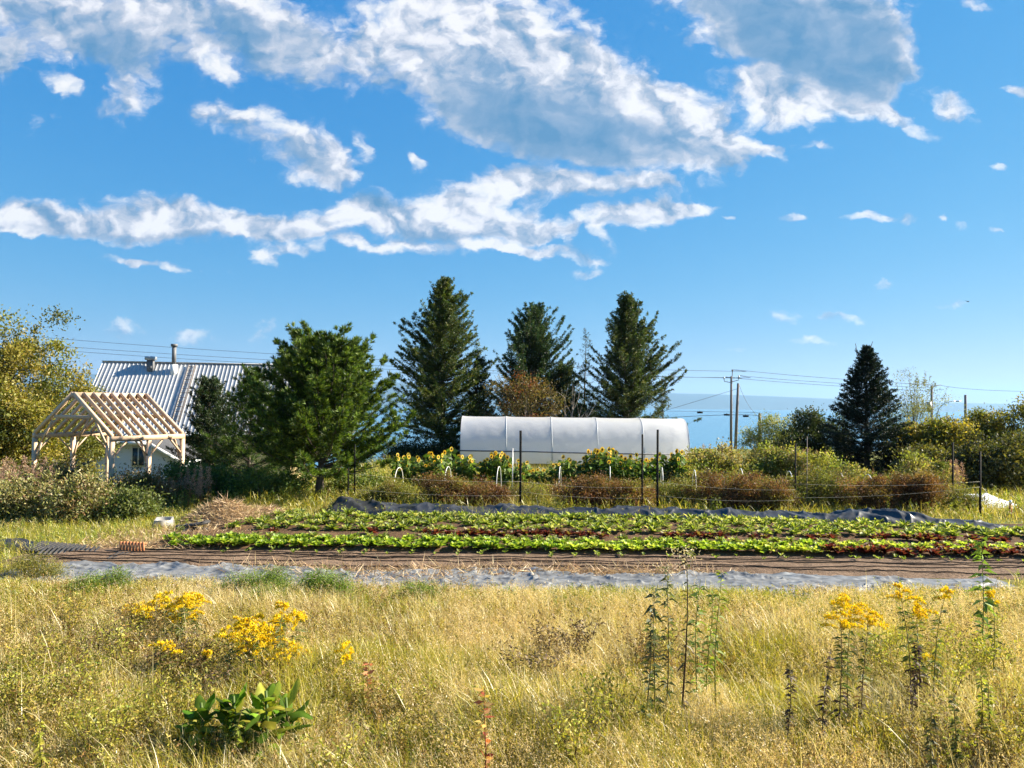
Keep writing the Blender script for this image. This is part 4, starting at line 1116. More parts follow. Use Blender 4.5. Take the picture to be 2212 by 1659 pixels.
# ------------------------------------------------------------------ house
def house():
    th = R(9); dx = Vector((math.cos(th), math.sin(th), 0)); dn = Vector((math.sin(th), -math.cos(th), 0))     # along ridge, towards viewer
    A = at(222, 781, 46); ZR = A.z; L = 12.2; run = 3.9; ZE = 1.35
    gzv = gzf(A.x, 43)
    root = thing('house', 'yellow house with a ribbed silver metal roof and two roof pipes', 'house', (A.x, A.y, gzv - .3))
    zr, ze = ZR - gzv + .3, ZE - gzv + .3

    def Q(a, b, z): return tuple(dx * a + dn * b + Vector((0, 0, z)))
    M_roof = solid('ribbed galvanised roofing', (.42, .42, .42), .45, .16, 1.5, (1, 1, 1), .05, metal=.1)
    M_yel = solid('cream yellow siding', (.55, .42, .2), .8, .1, 4, (1, 1, 12), .2)
    for s in (1, -1):
        S = Soup(); p = .235; n = int(L / p)
        us = []
        for k in range(n + 1):
            x0 = k * p
            us += [(x0, 0), (x0 + .15, 0), (x0 + .165, .024), (x0 + .205, .024), (x0 + .22, 0)]
        us = [(min(u, L), h) for u, h in us]
        nrm = Vector((0, 0, 1)) * run + dn * s * (zr - ze); nrm.normalize()
        v = []
        for (b, z) in ((0.03, zr), (run + .35, ze - .35 * (zr - ze) / run)):
            for u, h in us: v.append(tuple(Vector(Q(u, b * s, z)) + nrm * h))
        m_ = len(us); S.add(v, [(k, k + 1, k + 1 + m_, k + m_) for k in range(m_ - 1)])
        S.build('roof', M_roof, root)
    S = Soup(); bar(S, Q(0, 0, zr + .03), Q(L, 0, zr + .03), .28, .06, (.5, .5, .5)); S.build('ridge_cap', M_roof, root)
    S = Soup(); w = run - .1
    for s in (1, -1):
        v = [Q(.3, w * s, -.5), Q(L - .3, w * s, -.5), Q(L - .3, w * s, ze - .02), Q(.3, w * s, ze - .02)]; S.add(v, [(0, 1, 2, 3)])
    for a in (.3, L - .3):
        v = [Q(a, w, -.5), Q(a, -w, -.5), Q(a, -w, ze), Q(a, 0, zr - .15), Q(a, w, ze)]; S.add(v, [(0, 1, 2, 4)], [(4, 2, 3)])
    S.build('wall', M_yel, root)
    S = Soup(); bar(S, Q(0, run + .36, ze - .42), Q(L, run + .36, ze - .42), .05, .16, (.5, .5, .5)); S.build('gutter', M_white, root)
    for a, b, u0, u1 in ((.02, 1, 0, 0), (L - .02, 1, 0, 0)):
        for s in (1, -1):
            S = Soup(); bar(S, Q(a, .02 * s, zr - .12), Q(a, (run + .3) * s, ze - .45), .05, .2, (.5, .5, .5)); S.build('bargeboard', M_white, root)
    # vent box and stove pipe
    def on_roof(a, t): return Q(a, run * t, zr + (ze - zr) * t)
    S = Soup(); c = Vector(on_roof(2.95, .12)); box(S, (c.x - .17, c.y - .17, c.z - .3), (c.x + .17, c.y + .17, c.z + .62)); M_dull = solid('dull grey metal', (.13, .13, .135), .6, .2, 5); vt = S.build('roof_vent', M_dull, root)
    S = Soup(); box(S, (c.x - .26, c.y - .26, c.z + .6), (c.x + .26, c.y + .26, c.z + .82)); S.build('vent_cap', M_steel, vt)
    c = Vector(on_roof(4.35, .16)); S = Soup(); tube(S, [(c.x, c.y, c.z - .3), (c.x, c.y, c.z + .5)], [.2, .2], 14, (.6, .6, .6)); st = S.build('chimney', M_white, root)
    S = Soup(); tube(S, [(c.x, c.y, c.z + .5), (c.x, c.y, c.z + 1.62)], .13, 12, (.3, .3, .3)); S.build('stove_pipe', M_dull, st)
    S = Soup(); tube(S, [(c.x, c.y, c.z + 1.62), (c.x, c.y, c.z + 1.78)], .2, 12, (.2, .2, .2)); S.build('pipe_cap', M_dull, st)
    # roof ladder
    nrm = (Vector((0, 0, 1)) * run + dn * (zr - ze)).normalized() * .12
    S = Soup()
    for e in (-.2, .2): bar(S, Vector(on_roof(5.35 + e, .05)) + nrm, Vector(on_roof(5.35 + e, .93)) + nrm, .05, .05, (.3, .3, .3))
    for k in range(13): bar(S, Vector(on_roof(5.15, .08 + k * .07)) + nrm, Vector(on_roof(5.55, .08 + k * .07)) + nrm, .04, .04, (.3, .3, .3))
    ld = S.build('roof_ladder', M_pole, None); ld.location = root.location
    tag(ld, 'grey metal ladder lying on the ribbed roof', 'ladder')
    # low white annex in front
    z = lambda v, Y, u=300: at(u, v, Y).z
    Y0 = 39.0; ax_, az_ = at(292, 938, Y0).x, z(938, Y0); ex, ez = at(384, 990, Y0).x, z(990, Y0); lx = 2 * ax_ - ex
    bx = thing('annex', 'low white clapboard annex with a dark grey roof below the yellow house', 'annex', (ax_, Y0, gzf(ax_, Y0) - .2)); zb = gzf(ax_, Y0) - .2
    hw = ex - ax_; rz_, e_ = az_ - zb, ez - zb
    M_clap = solid('white clapboard', (.66, .7, .74), .6, .06, 3, (1, 1, 30), .3)
    S = Soup(); S.add([(-hw, 0, -.4), (hw, 0, -.4), (hw, 0, e_), (0, 0, rz_), (-hw, 0, e_)], [(0, 1, 2, 4)], [(4, 2, 3)])
    S.add([(hw, 0, -.4), (hw, 3, -.4), (hw, 3, e_), (hw, 0, e_)], [(0, 1, 2, 3)])
    for k in range(14):
        zz = -.2 + k * .17
        if zz < e_: box(S, (-hw, -.018, zz), (hw, -.001, zz + .02))
    S.build('wall', M_clap, bx)
    M_shing = solid('dark grey shingles', (.06, .062, .07), .9, .3, 9, (1, 1, 1), .3)
    for s in (1, -1):
        S = Soup(); k = 1.1
        v = [(0, -.3, rz_ + .05), (s * hw * k, -.3, rz_ + .05 - (rz_ - e_) * k), (s * hw * k, 3, rz_ + .05 - (rz_ - e_) * k), (0, 3, rz_ + .05)]
        v2 = [(a, b, c + .1) for a, b, c in v]; S.add(v + v2, [(0, 1, 2, 3), (4, 5, 6, 7), (0, 1, 5, 4), (1, 2, 6, 5)]); S.build('roof', M_shing, bx)
        S = Soup(); bar(S, (0, -.34, rz_ + .02), (s * hw * k, -.34, rz_ + .02 - (rz_ - e_) * k), .05, .2); S.build('fascia', M_white, bx)
    wx, wz = at(300, 985, Y0).x - ax_, z(985, Y0) - zb
    S = Soup(); box(S, (wx - .38, -.06, wz - .55), (wx + .38, -.02, wz + .5)); fr = S.build('window', M_white, bx)
    M_glass = solid('window glass', (.03, .06, .09), .1, .1)
    S = Soup()
    for e in (-.17, .17): box(S, (wx + e - .13, -.075, wz - .48), (wx + e + .13, -.062, wz + .42))
    S.build('pane', M_glass, fr)
    S = Soup(); box(S, (wx - .75, -.5, wz + .62), (wx + .6, -.03, wz + .78)); S.build('window_hood', M_white, bx)


house()

# ------------------------------------------------------------------ poles and wires
def pole(u, v, Y, r, lab, lean=0.0, arms=True, extra=None, rz=0):
    x, y, z = ground_at(u, Y); H = top_H(u, v, Y) - z
    root = thing('utility_pole', lab, 'utility pole', (x, y, z), 0, 'utility poles')
    S = Soup(); tube(S, [(-lean * H, 0, -.5), (-lean * H * .5, 0, H * .5), (0, 0, H)], [r * 1.25, r * 1.1, r * .9], 10, (.2, .17, .15)); S.build('pole', M_pole, root)
    if arms:
        for s in (-1, 1):
            S = Soup(); tube(S, [(0, -.05, H - .85 if s < 0 else H - .75), (s * .95, -.05, H - .7 if s < 0 else H - .5), (s * 1.0, -.05, H - .35 if s < 0 else H - .15)], .05, 6); S.build('crossarm', M_pole, root)
            S = Soup(); tube(S, [(s, -.05, H - .38 + (.2 if s > 0 else 0)), (s, -.05, H - .1 + (.2 if s > 0 else 0))], .09, 8); S.build('insulator', M_steel, root)
        S = Soup(); tube(S, [(.1, 0, H - .1), (.14, 0, H + .75)], .05, 6); tube(S, [(.14, 0, H + .7), (.14, 0, H + .92)], .12, 8); S.build('top_pin', M_pole, root)
    return root, H


pole(1579, 813, 100, .15, 'tall utility pole with crossarms standing against the water')
pole(1594, 828, 97, .17, 'dark leaning pole close beside the tall crossarm pole', .04, False)
pole(1641, 893, 60, .12, 'short pole half hidden in the willow shrub', .01, False)
rp, H = pole(2013, 833, 95, .15, 'utility pole with a transformer can rising from the golden bushes', 0, False)
S = Soup(); tube(S, [(-.38, -.1, H - 3.4), (-.38, -.1, H - 2.1)], .3, 12, (.4, .4, .42)); S.build('transformer', M_steel, rp)
S = Soup(); tube(S, [(0, 0, H - .2), (.5, 0, H), (1.2, 0, H + .1)], .05, 6); S.build('crossarm', M_pole, rp)
pole(2086, 853, 95, .16, 'plain short dark pole rising from the bushes near the picture edge', 0, False)
x, y, z = ground_at(2022, 92); zt = top_H(2040, 866, 92) - z
lr = thing('street_lamp', 'thin curved street lamp arm over the golden bushes', 'street lamp', (x, y, z))
S = Soup(); tube(S, [(0, 0, -.3), (0, 0, zt - 2.2), (.35, 0, zt - 1.0), (1.1, 0, zt - .25), (2.0, 0, zt - .02), (2.6, 0, zt)], [.09, .07, .05, .05, .045, .04], 7); S.build('lamp_post', M_steel, lr)
S = Soup(); box(S, (2.5, -.12, zt - .1), (3.1, .12, zt + .05)); S.build('lamp_head', M_steel, lr)


def wire(lab, pts, Y, r=.022, cat='wire'):
    P = np.array([tuple(at(u, v, Y if not isinstance(Y, (list, tuple)) else Y[i])) for i, (u, v) in enumerate(pts)])
    s = np.linspace(0, 1, len(P)); q = np.linspace(0, 1, 40)
    # smooth through the given points
    d = np.stack([np.polyval(np.polyfit(s, P[:, j], min(2, len(P) - 1)), q) for j in range(3)], 1)
    d[0], d[-1] = P[0], P[-1]
    S = Soup(); tube(S, d, r, 4, (.05, .05, .06)); tag(S.build('power_line', M_wire), lab, cat, 'power lines')


wire('top overhead wire running past the roof chimney to the tall pole', [(-100, 712), (130, 728), (566, 765), (793, 777), (1460, 803), (1582, 799)], 100)
wire('middle overhead wire above the metal roof to the tall pole', [(-100, 730), (130, 745), (566, 778), (793, 790), (1460, 817), (1568, 814)], 100)
wire('lowest of the overhead wires above the metal roof', [(-100, 738), (130, 753), (566, 785), (793, 797), (1460, 822), (1594, 811)], 100)
wire('topmost wire from the tall pole to the transformer pole', [(1582, 799), (1700, 806), (1828, 823), (2030, 832)], [100, 99, 97, 95])
wire('middle wire from the tall pole behind the spruce', [(1594, 811), (1700, 820), (1828, 829), (2013, 838)], [100, 99, 97, 95])
wire('lower wire from the tall pole behind the spruce', [(1568, 815), (1700, 826), (1828, 835), (2013, 845)], [100, 99, 97, 95])
wire('wire running on from the transformer pole out of the picture', [(2030, 832), (2120, 842), (2260, 846)], 95)
wire('thin wire slanting up to the leaning pole from behind the larch', [(1440, 886), (1500, 868), (1592, 840)], 97)
wire('low cable with small boxes crossing both poles', [(1440, 902), (1580, 896), (1641, 899)], [99, 98, 97], .03)
wire('upper low cable crossing behind both poles to the short pole', [(1440, 888), (1580, 890), (1641, 892)], [99, 99, 97], .02)
wire('steep guy wire falling from the leaning pole to the short pole', [(1597, 832), (1615, 872), (1638, 900)], 97, .02)
for u, v, lab in ((1512, 891, 'small dark box hanging on the low cable, well clear of the poles'), (1570, 896, 'small dark box on the low cable just before the tall pole'), (1611, 899, 'small dark box on the low cable after the leaning pole')):
    S = Soup(); c = at(u, v, 97.6); box(S, (-.35, -.1, -.12), (.35, .1, .12)); tube(S, [(0, 0, .12), (0, 0, .24)], .03, 5)
    o = S.build('cable_box', M_black); o.location = c; tag(o, lab, 'cable box', 'boxes on the low cable')

# ------------------------------------------------------------------ odds and ends by the beds
g = np.random.default_rng(31)


def gpt(u, v):
    """point on level ground seen at (u, v)"""
    d = ray(u, v); t = -CAMZ / d.z
    return (d.x * t, d.y * t)


def straw_pile(name, label, u, v, rx, ry, h, n, seed, extra=0.0):
    g = np.random.default_rng(seed); x, y = gpt(u, v); S = Soup(); k = 20
    gx, gy = np.meshgrid(np.linspace(-1, 1, 2 * k), np.linspace(-1, 1, k)); r = np.sqrt(gx ** 2 + gy ** 2)
    hz = h * np.clip(1 - r ** 1.6, 0, 1) * (.6 + .8 * fbm(gx * 2 + 5, gy * 2 + seed, seed, 3))
    i = np.arange(k - 1)[:, None] * 2 * k + np.arange(2 * k - 1)[None]
    S.add(np.stack([gx * rx, gy * ry, hz + .003], -1).reshape(-1, 3), np.stack([i, i + 1, i + 2 * k + 1, i + 2 * k], -1).reshape(-1, 4), None, (.3, .21, .12))
    a = g.uniform(0, 6.28, n); q = np.sqrt(g.random(n)) * (1 + extra * g.random(n))
    P = np.stack([np.cos(a) * q * rx, np.sin(a) * q * ry, h * np.clip(1 - q ** 1.6, 0, 1) * (.6 + .8 * fbm(np.cos(a) * q * 2 + 5, np.sin(a) * q * 2 + seed, seed, 3)) + .012], 1)
    D = unit(np.stack([g.normal(size=n), g.normal(size=n), g.normal(.12, .3, n)], 1))
    leaves(S, g, P, D, g.uniform(.12, .35, n), .012, pick(g, n, [(.5, .36, .2), (.6, .45, .27), (.38, .25, .13), (.3, .19, .1)], .15))
    o = S.build(name, M_straw); o.location = (x, y, 0); return tag(o, label, 'straw pile', 'straw heaps by the beds')


straw_pile('straw_heap', 'tall heap of dry straw behind the end of the leafy bed', 490, 1128, 1.0, .8, .42, 5200, 51)
straw_pile('straw_heap', 'low spread of straw beside the tall straw heap', 575, 1118, .5, .5, .2, 1500, 52)
straw_pile('straw_heap', 'thin scattered straw in front of the pale box', 390, 1158, 1.2, .7, .07, 2600, 53, .6)
straw_pile('straw_heap', 'thin straw litter around the orange pallet', 330, 1180, 1.3, .5, .05, 1900, 54, .6)
for k, (u, v) in enumerate(((620, 1236), (960, 1238), (1150, 1240), (1400, 1240), (870, 1256))):
    straw_pile('straw_litter', ('straw litter on the grey fabric behind the green weeds', 'straw litter on the grey fabric left of a long fold', 'straw litter on the grey fabric in its middle', 'straw litter on the grey fabric beside the tall weeds', 'straw litter on the near edge of the fabric')[k], u, v, 1.1, .3, .05, 1500, 60 + k, .8)

x, y = gpt(353, 1144)
root = thing('storage_box', 'pale grey white plastic box lying tilted by the straw', 'box', (x, y, 0), R(14)); root.scale = (.9, .9, .75)
S = Soup(); M_box = solid('off white plastic', (.33, .31, .28), .5, .08, 5)
v = [(-.26, -.2, 0), (.26, -.2, 0), (.26, .2, 0), (-.26, .2, 0), (-.2, -.12, .3), (.2, -.12, .3), (.2, .18, .36), (-.2, .18, .36)]
S.add(v, [(0, 3, 2, 1), (0, 1, 5, 4), (1, 2, 6, 5), (2, 3, 7, 6), (3, 0, 4, 7)])
vi = [(-.17, -.09, .301), (.17, -.09, .301), (.17, .15, .355), (-.17, .15, .355), (-.17, -.05, .1), (.17, -.05, .1), (.17, .14, .1), (-.17, .14, .1)]
S.add(vi, [(0, 1, 5, 4), (1, 2, 6, 5), (2, 3, 7, 6), (3, 0, 4, 7), (4, 5, 6, 7)])
rim = v[4:] + vi[:4]; S.add(rim, [(0, 1, 5, 4), (1, 2, 6, 5), (2, 3, 7, 6), (3, 0, 4, 7)]); S.build('shell', M_box, root)
S = Soup(); box(S, (-.29, -.235, 0), (.29, -.203, .05)); S.build('lip', M_box, root)

x, y = gpt(412, 1152)
M_dark = solid('weathered black board', (.03, .028, .028), .7, .3, 4)
for k, (dx_, dy_, z_, rz, ry_, lab) in enumerate(((0, 0, .1, .2, .12, 'dark board lying flat under the others by the straw heap'), (.05, .06, .19, -.25, -.18, 'dark tilted board on top of the small board pile'), (.2, -.15, .05, .5, .04, 'dark board lying in front of the board pile'))):
    S = Soup(); box(S, (-.34, -.12, -.02), (.34, .12, .02)); box(S, (-.3, -.1, .021), (-.24, .1, .04)); box(S, (.24, -.1, .021), (.3, .1, .04))
    o = S.build('board', M_dark); o.location = (x + dx_, y + dy_, z_); o.rotation_euler = (0.1, ry_, rz); tag(o, lab, 'board', 'dark boards by the straw heap')

x, y = gpt(286, 1197)
root = thing('wooden_crate', 'small orange slatted wooden crate side standing by the soil bed', 'crate', (x, y, 0), R(-6))
M_or = solid('orange brown wood', (.5, .2, .08), .7, .2, 5)
for k in range(8): S = Soup(); box(S, (-.26 + k * .066, -.02, 0), (-.26 + k * .066 + .045, .0, .24)); S.build('slat', M_or, root)
for zz in (.03, .19): S = Soup(); box(S, (-.27, .001, zz), (.27, .03, zz + .04)); S.build('rail', M_or, root)
for k, (u, v, rz, lab) in enumerate(((150, 1200, .25, 'black ribbed plant tray pile in the grass beside the soil'), (120, 1192, -.1, 'black ribbed tray lying behind the other tray'), (300, 1208, .1, 'flat black tray at the end of the soil bed'))):
    x, y = gpt(u, v); root = thing('plant_tray', lab, 'tray', (x, y, .02), rz, 'black trays at the bed end')
    S = Soup(); box(S, (-.5, -.28, 0), (.5, .28, .02)); S.build('tray_base', M_dark, root)
    S = Soup()
    for j in range(12): box(S, (-.48 + j * .082, -.27, .021), (-.48 + j * .082 + .03, .27, .08 if k < 2 else .04))
    S.build('ribs', M_dark, root); root.rotation_euler = (.12 if k < 2 else .03, .05, rz)
# black tarp scrap at left edge, white cover right
def scrap(name, label, u0, u1, v, dep, h, m, seed, cat):
    x0, y0 = gpt(u0, v); x1, y1 = gpt(u1, v); S = Soup(); nx, ny = 90, 26
    X, Yy = np.meshgrid(np.linspace(x0, x1, nx), np.linspace(0, 1, ny))
    e = np.sin(np.pi * Yy) ** .6 * np.sin(np.pi * (X - x0) / (x1 - x0)) ** .5
    Z = .012 + e * (h * (.4 + .9 * fbm(X * .9, Yy * 2, seed, 3)) + wrinkle(X, Yy, seed, .5))
    yb = y0 + (y1 - y0) * (X - x0) / (x1 - x0)
    i = np.arange(ny - 1)[:, None] * nx + np.arange(nx - 1)[None]
    S.add(np.stack([X, yb + (Yy - .5) * dep, Z], -1).reshape(-1, 3), np.stack([i, i + 1, i + nx + 1, i + nx], -1).reshape(-1, 4))
    return tag(S.build(name, m, None, True), label, cat)


scrap('tarp_scrap', 'small piece of black plastic sheet in the grass by the picture edge', -60, 100, 1185, .7, .12, M_tarp, 71, 'tarp')
scrap('row_cover', 'white fabric cover heaped on the ground beyond the brown vines', 2040, 2180, 1092, 1.3, .28, solid('white row cover', (.72, .75, .78), .7, .05, 3), 73, 'cover')
x, y = gpt(2183, 1118)
root = thing('marker_stake', 'short red marker stake with a white top in the grass', 'stake', (x, y, 0))
S = Soup(); tube(S, [(0, 0, -.1), (0, 0, .38)], .035, 8); S.build('shaft', solid('red paint', (.45, .04, .03), .5, .1), root)
S = Soup(); tube(S, [(0, 0, .38), (0, 0, .48)], .036, 8); S.build('cap', M_white, root)
S = Soup(); c = at(2091, 651, 60); S.add([(0, 0, 0), (.12, .05, .03), (.05, .18, .0), (-.35, .1, .16), (-.12, -.02, .02), (.35, .1, .14), (.1, .04, -.04), (-.12, -.02, -.05)], [(4, 0, 2, 3), (0, 1, 5, 2), (4, 7, 6, 1)], None, (.02, .02, .02))
o = S.build('bird', M_black); o.location = c; tag(o, 'tiny dark bird flying in the clear sky above the spruce', 'bird')

# fireweed gone to seed: pinkish tan plumes
def fireweed(seed, H=1.3):
    g = np.random.default_rng(seed); root = thing('fireweed', 'pinkish tan seed plume', 'plant', (0, 0, 0), 0, 'tan seed plumes')
    Ss, Sp = Soup(), Soup(); tube(Ss, [(0, 0, 0), (.02, 0, H * .6), (.05, 0, H)], [.008, .006, .003], 4, (.2, .1, .06))
    n = 40; q = np.stack([g.normal(0, .015, n), g.normal(0, .015, n), g.uniform(.15, .6, n) * H], 1)
    leaves(Sp, g, q, unit(rdirs(g, n) + [0, 0, .3]), .1, .02, pick(g, n, [(.25, .14, .06), (.3, .12, .06), (.16, .15, .05)], .2))
    n = 160; t = g.uniform(.55, 1, n); q = np.stack([g.normal(0, .05, n) * (1.1 - t) * 2.5 + .05 * t, g.normal(0, .05, n) * (1.1 - t) * 2.5, t * H], 1)
    leaves(Sp, g, q, unit(rdirs(g, n) + [0, 0, .6]), .07, .012, pick(g, n, [(.45, .3, .22), (.52, .36, .26), (.38, .22, .15)], .15))
    Ss.build('stem', M_leaf, root); Sp.build('plume', M_petal, root); return root


ft = [fireweed(s) for s in (1, 2, 3)]; fu = [0, 0, 0]
g = np.random.default_rng(41)
for u0, u1, v0, v1, Y, n, lab in ((300, 460, 1005, 1050, 20.6, 34, 'pinkish tan seed plume in the patch between timber frame and currants'), (0, 120, 985, 1020, 20.5, 20, 'pinkish tan seed plume below the big olive tree'),
                                  (1500, 1680, 958, 985, 29, 24, 'tan seed plume below the leaning poles, past the tunnel'), (1690, 1800, 968, 985, 29, 10, 'tan seed plume in front of the dark shrubs'), (1950, 2100, 990, 1015, 25, 14, 'tan seed plume in front of the golden bushes')):
    for k in range(n):
        u = g.uniform(u0, u1); v = g.uniform(v0, v1); i = int(g.integers(0, 3)); Yk = Y + g.uniform(-.6, .6); p = at(u, v, Yk); b = gzf(p.x, Yk)
        o = ft[i] if not fu[i] else copy_tree(ft[i]); fu[i] = 1
        s = max(.3, (p.z - b) / 1.3); o.location = (p.x, Yk, b); o.scale = (min(s, 1.1), min(s, 1.1), s); o.rotation_euler = (g.normal(0, .08), g.normal(0, .08), g.uniform(0, 6.28)); o['label'] = lab

# ------------------------------------------------------------------ meadow grass
def cut(x, y):
    """grass kept off the beds and the sheets"""
    bed = (y > 11.6 + 1.3 * np.clip(fbm(x * .9 + 4, x * 0 + 1.5, 97, 3) - .45, 0, .4) * 2) & (y < 19.4) & (x > np.interp(y, [11.65, 13.1, 13.3, 14.8, 15, 17, 19.4], [-8.3, -8.3, -9.2, -9, -7.3, -7.1, -6.6])) & (x < XR - .3)
    return ~bed | ((y < 13.1) & (x > 8.3 + .5 * np.sin(3 * y)))


def scatter(g, n, y0, y1, xk=.69, pad=2.5, p=1.0):
    y = y0 + (y1 - y0) * g.random(n) ** p; w = y * xk + pad
    x = g.uniform(-1, 1, n) * w
    k = cut(x, y); return x[k], y[k]


STRAW = np.array([(.62, .52, .25), (.70, .60, .33), (.54, .44, .18), (.42, .33, .11)])
GRN = np.array([(.33, .31, .025), (.42, .38, .035), (.23, .24, .02), (.50, .42, .06)])


def turf():
    g = np.random.default_rng(77); S = Soup()
    for (n, y0, y1, hmin, hmax, w0, w1) in ((125000, 4.6, 7.4, .16, .44, .004, .0085), (125000, 7.4, 10.2, .16, .42, .0045, .009), (95000, 10.2, 12.4, .14, .38, .005, .010), (70000, 12.0, 22, .08, .26, .006, .012), (60000, 20.2, 38, .15, .5, .012, .02)):
        x, y = scatter(g, n, y0, y1, .72, 2.5 if y0 < 20 else 5)
        m = len(x); patch = fbm(x * .55 + 9, y * .55, 61, 4); fine = fbm(x * 2.2, y * 2.2 + 4, 63, 3)
        gr = np.clip((patch - .5) * 4.0 + (fine - .5) * 3.5 + .44 + .40 * sstep(10.0, 11.0, y), .06, .95)
        if y0 >= 12: gr = np.clip(gr + .45, 0, .97)
        isg = g.random(m) < gr
        C = np.where(isg[:, None], GRN[g.integers(0, 4, m)], STRAW[g.integers(0, 4, m)]) * (1 + g.normal(0, .2, (m, 1)))
        hgt = g.uniform(hmin, hmax, m) * (.25 + 1.6 * fbm(x * .9 + 3, y * .9, 67, 3))
        edge = 1 - .42 * sstep(10.6, 11.6, y) * (y < 12.5)
        az = np.where(g.random(m) < .4, np.pi + g.normal(0, .9, m), g.uniform(0, 6.28, m))
        blades(S, g, np.stack([x, y, gz(x, y)], 1), az, hgt * edge, g.uniform(w0, w1, m), np.clip(g.normal(.6, .32, m), .02, 1.4), np.clip(C, .01, .8))
    # long pale stalks standing clear of the rest
    x, y = scatter(g, 900, 4.6, 11.5, .72, 2.0); m = len(x)
    blades(S, g, np.stack([x, y, gz(x, y)], 1), np.pi + g.normal(0, .9, m), g.uniform(.5, .85, m) * (1 - .35 * sstep(9, 11.5, y)), np.full(m, .006), np.clip(g.normal(.45, .25, m), .05, 1.0), STRAW[g.integers(0, 3, m)])
    tag(S.build('meadow_grass', M_grass), kind='stuff')
    # fine seed heads: the tan haze over the meadow
    S = Soup()
    x, y = scatter(g, 62000, 4.6, 11.8, .72, 2.0)
    keep = g.random(len(x)) < np.clip((fbm(x * .5 + 2, y * .5 + 8, 71, 3) - .40) * 5 * np.where(x < -2.5, .75, 1.1), .1, 1); x, y = x[keep], y[keep]
    m = len(x); h = g.uniform(.24, .56, m) * (1 - .45 * sstep(10, 11.8, y)); az = np.where(g.random(m) < .6, np.pi + g.normal(0, .8, m), g.uniform(0, 6.28, m))
    C = STRAW[g.integers(0, 3, m)] * (1 + g.normal(0, .12, (m, 1))) * np.array([1.12, 1.02, 1.0])
    tip = blades(S, g, np.stack([x, y, gz(x, y)], 1), az, h, np.full(m, .0028), np.clip(g.normal(.45, .2, m), .05, 1.0), C)
    r = 13
    T = np.repeat(tip, r, 0); base = np.repeat(np.stack([x, y, gz(x, y)], 1), r, 0); w = g.random((m * r, 1))
    P = T - unit(T - base) * .17 * w + g.normal(0, 1, (m * r, 3)) * (.008 + .028 * w)
    leaves(S, g, P, unit(rdirs(g, m * r) * .8 + [-.25, 0, .5]), g.uniform(.012, .028, m * r), .005, np.repeat(C, r, 0) * (1 + g.normal(0, .12, (m * r, 1))))
    tag(S.build('seed_head_grass', M_grass), kind='stuff')
    # low leafy weeds, olive, gold, brown and green, in patches
    S = Soup()
    for (n, y0, y1, hh, cols, ns, thr, lf) in ((13000, 4.6, 11.8, .36, [(.3, .25, .03), (.22, .2, .025), (.38, .3, .045), (.42, .30, .06)], 81, .44, .034), (8000, 4.6, 11.5, .42, [(.2, .11, .035), (.27, .15, .05), (.13, .085, .025), (.33, .2, .06)], 83, .5, .03),
                                          (5000, 4.6, 9.0, .28, [(.25, .28, .03), (.34, .34, .04), (.18, .22, .025)], 88, .52, .04),
                                          (3500, 10.0, 11.9, .3, [(.18, .24, .03), (.24, .3, .04), (.13, .17, .025)], 85, .45, .04), (6000, 19.8, 36, .5, [(.2, .22, .03), (.26, .26, .04), (.14, .15, .025), (.3, .22, .07)], 87, .42, .075), (3000, 12.0, 20.5, .28, [(.2, .25, .03), (.28, .3, .05), (.34, .27, .09)], 89, .3, .045)):
        x, y = scatter(g, n, y0, y1, .72, 2.5)
        bias = np.where(x < -1, .06, -.03) if ns == 83 else 0
        k = fbm(x * .6, y * .6, ns, 3) + bias > thr; x, y = x[k], y[k]
        m = len(x)
        if not m: continue
        h = g.uniform(.5, 1.1, m) * hh * (1 - .35 * sstep(10.8, 11.8, y) * (y < 12)); az = g.uniform(0, 6.28, m); C = pick(g, m, cols, .15)
        base = np.stack([x, y, gz(x, y)], 1)
        tip = blades(S, g, base, az, h, np.full(m, lf * .15), g.uniform(.05, .45, m), C * .8)
        r = 22; w = g.uniform(.15, 1.05, (m * r, 1)); P = np.repeat(base, r, 0) * (1 - w) + np.repeat(tip, r, 0) * w + g.normal(0, lf * .7, (m * r, 3)) * (1.2 - w)
        leaves(S, g, P, unit(rdirs(g, m * r) + [0, 0, .35]), lf * g.uniform(.7, 1.3, m * r), lf * .32, np.clip(np.repeat(C, r, 0) * (1 + g.normal(0, .25, (m * r, 1))), .01, .7))
    tag(S.build('meadow_weeds', M_leaf), kind='stuff')


turf()


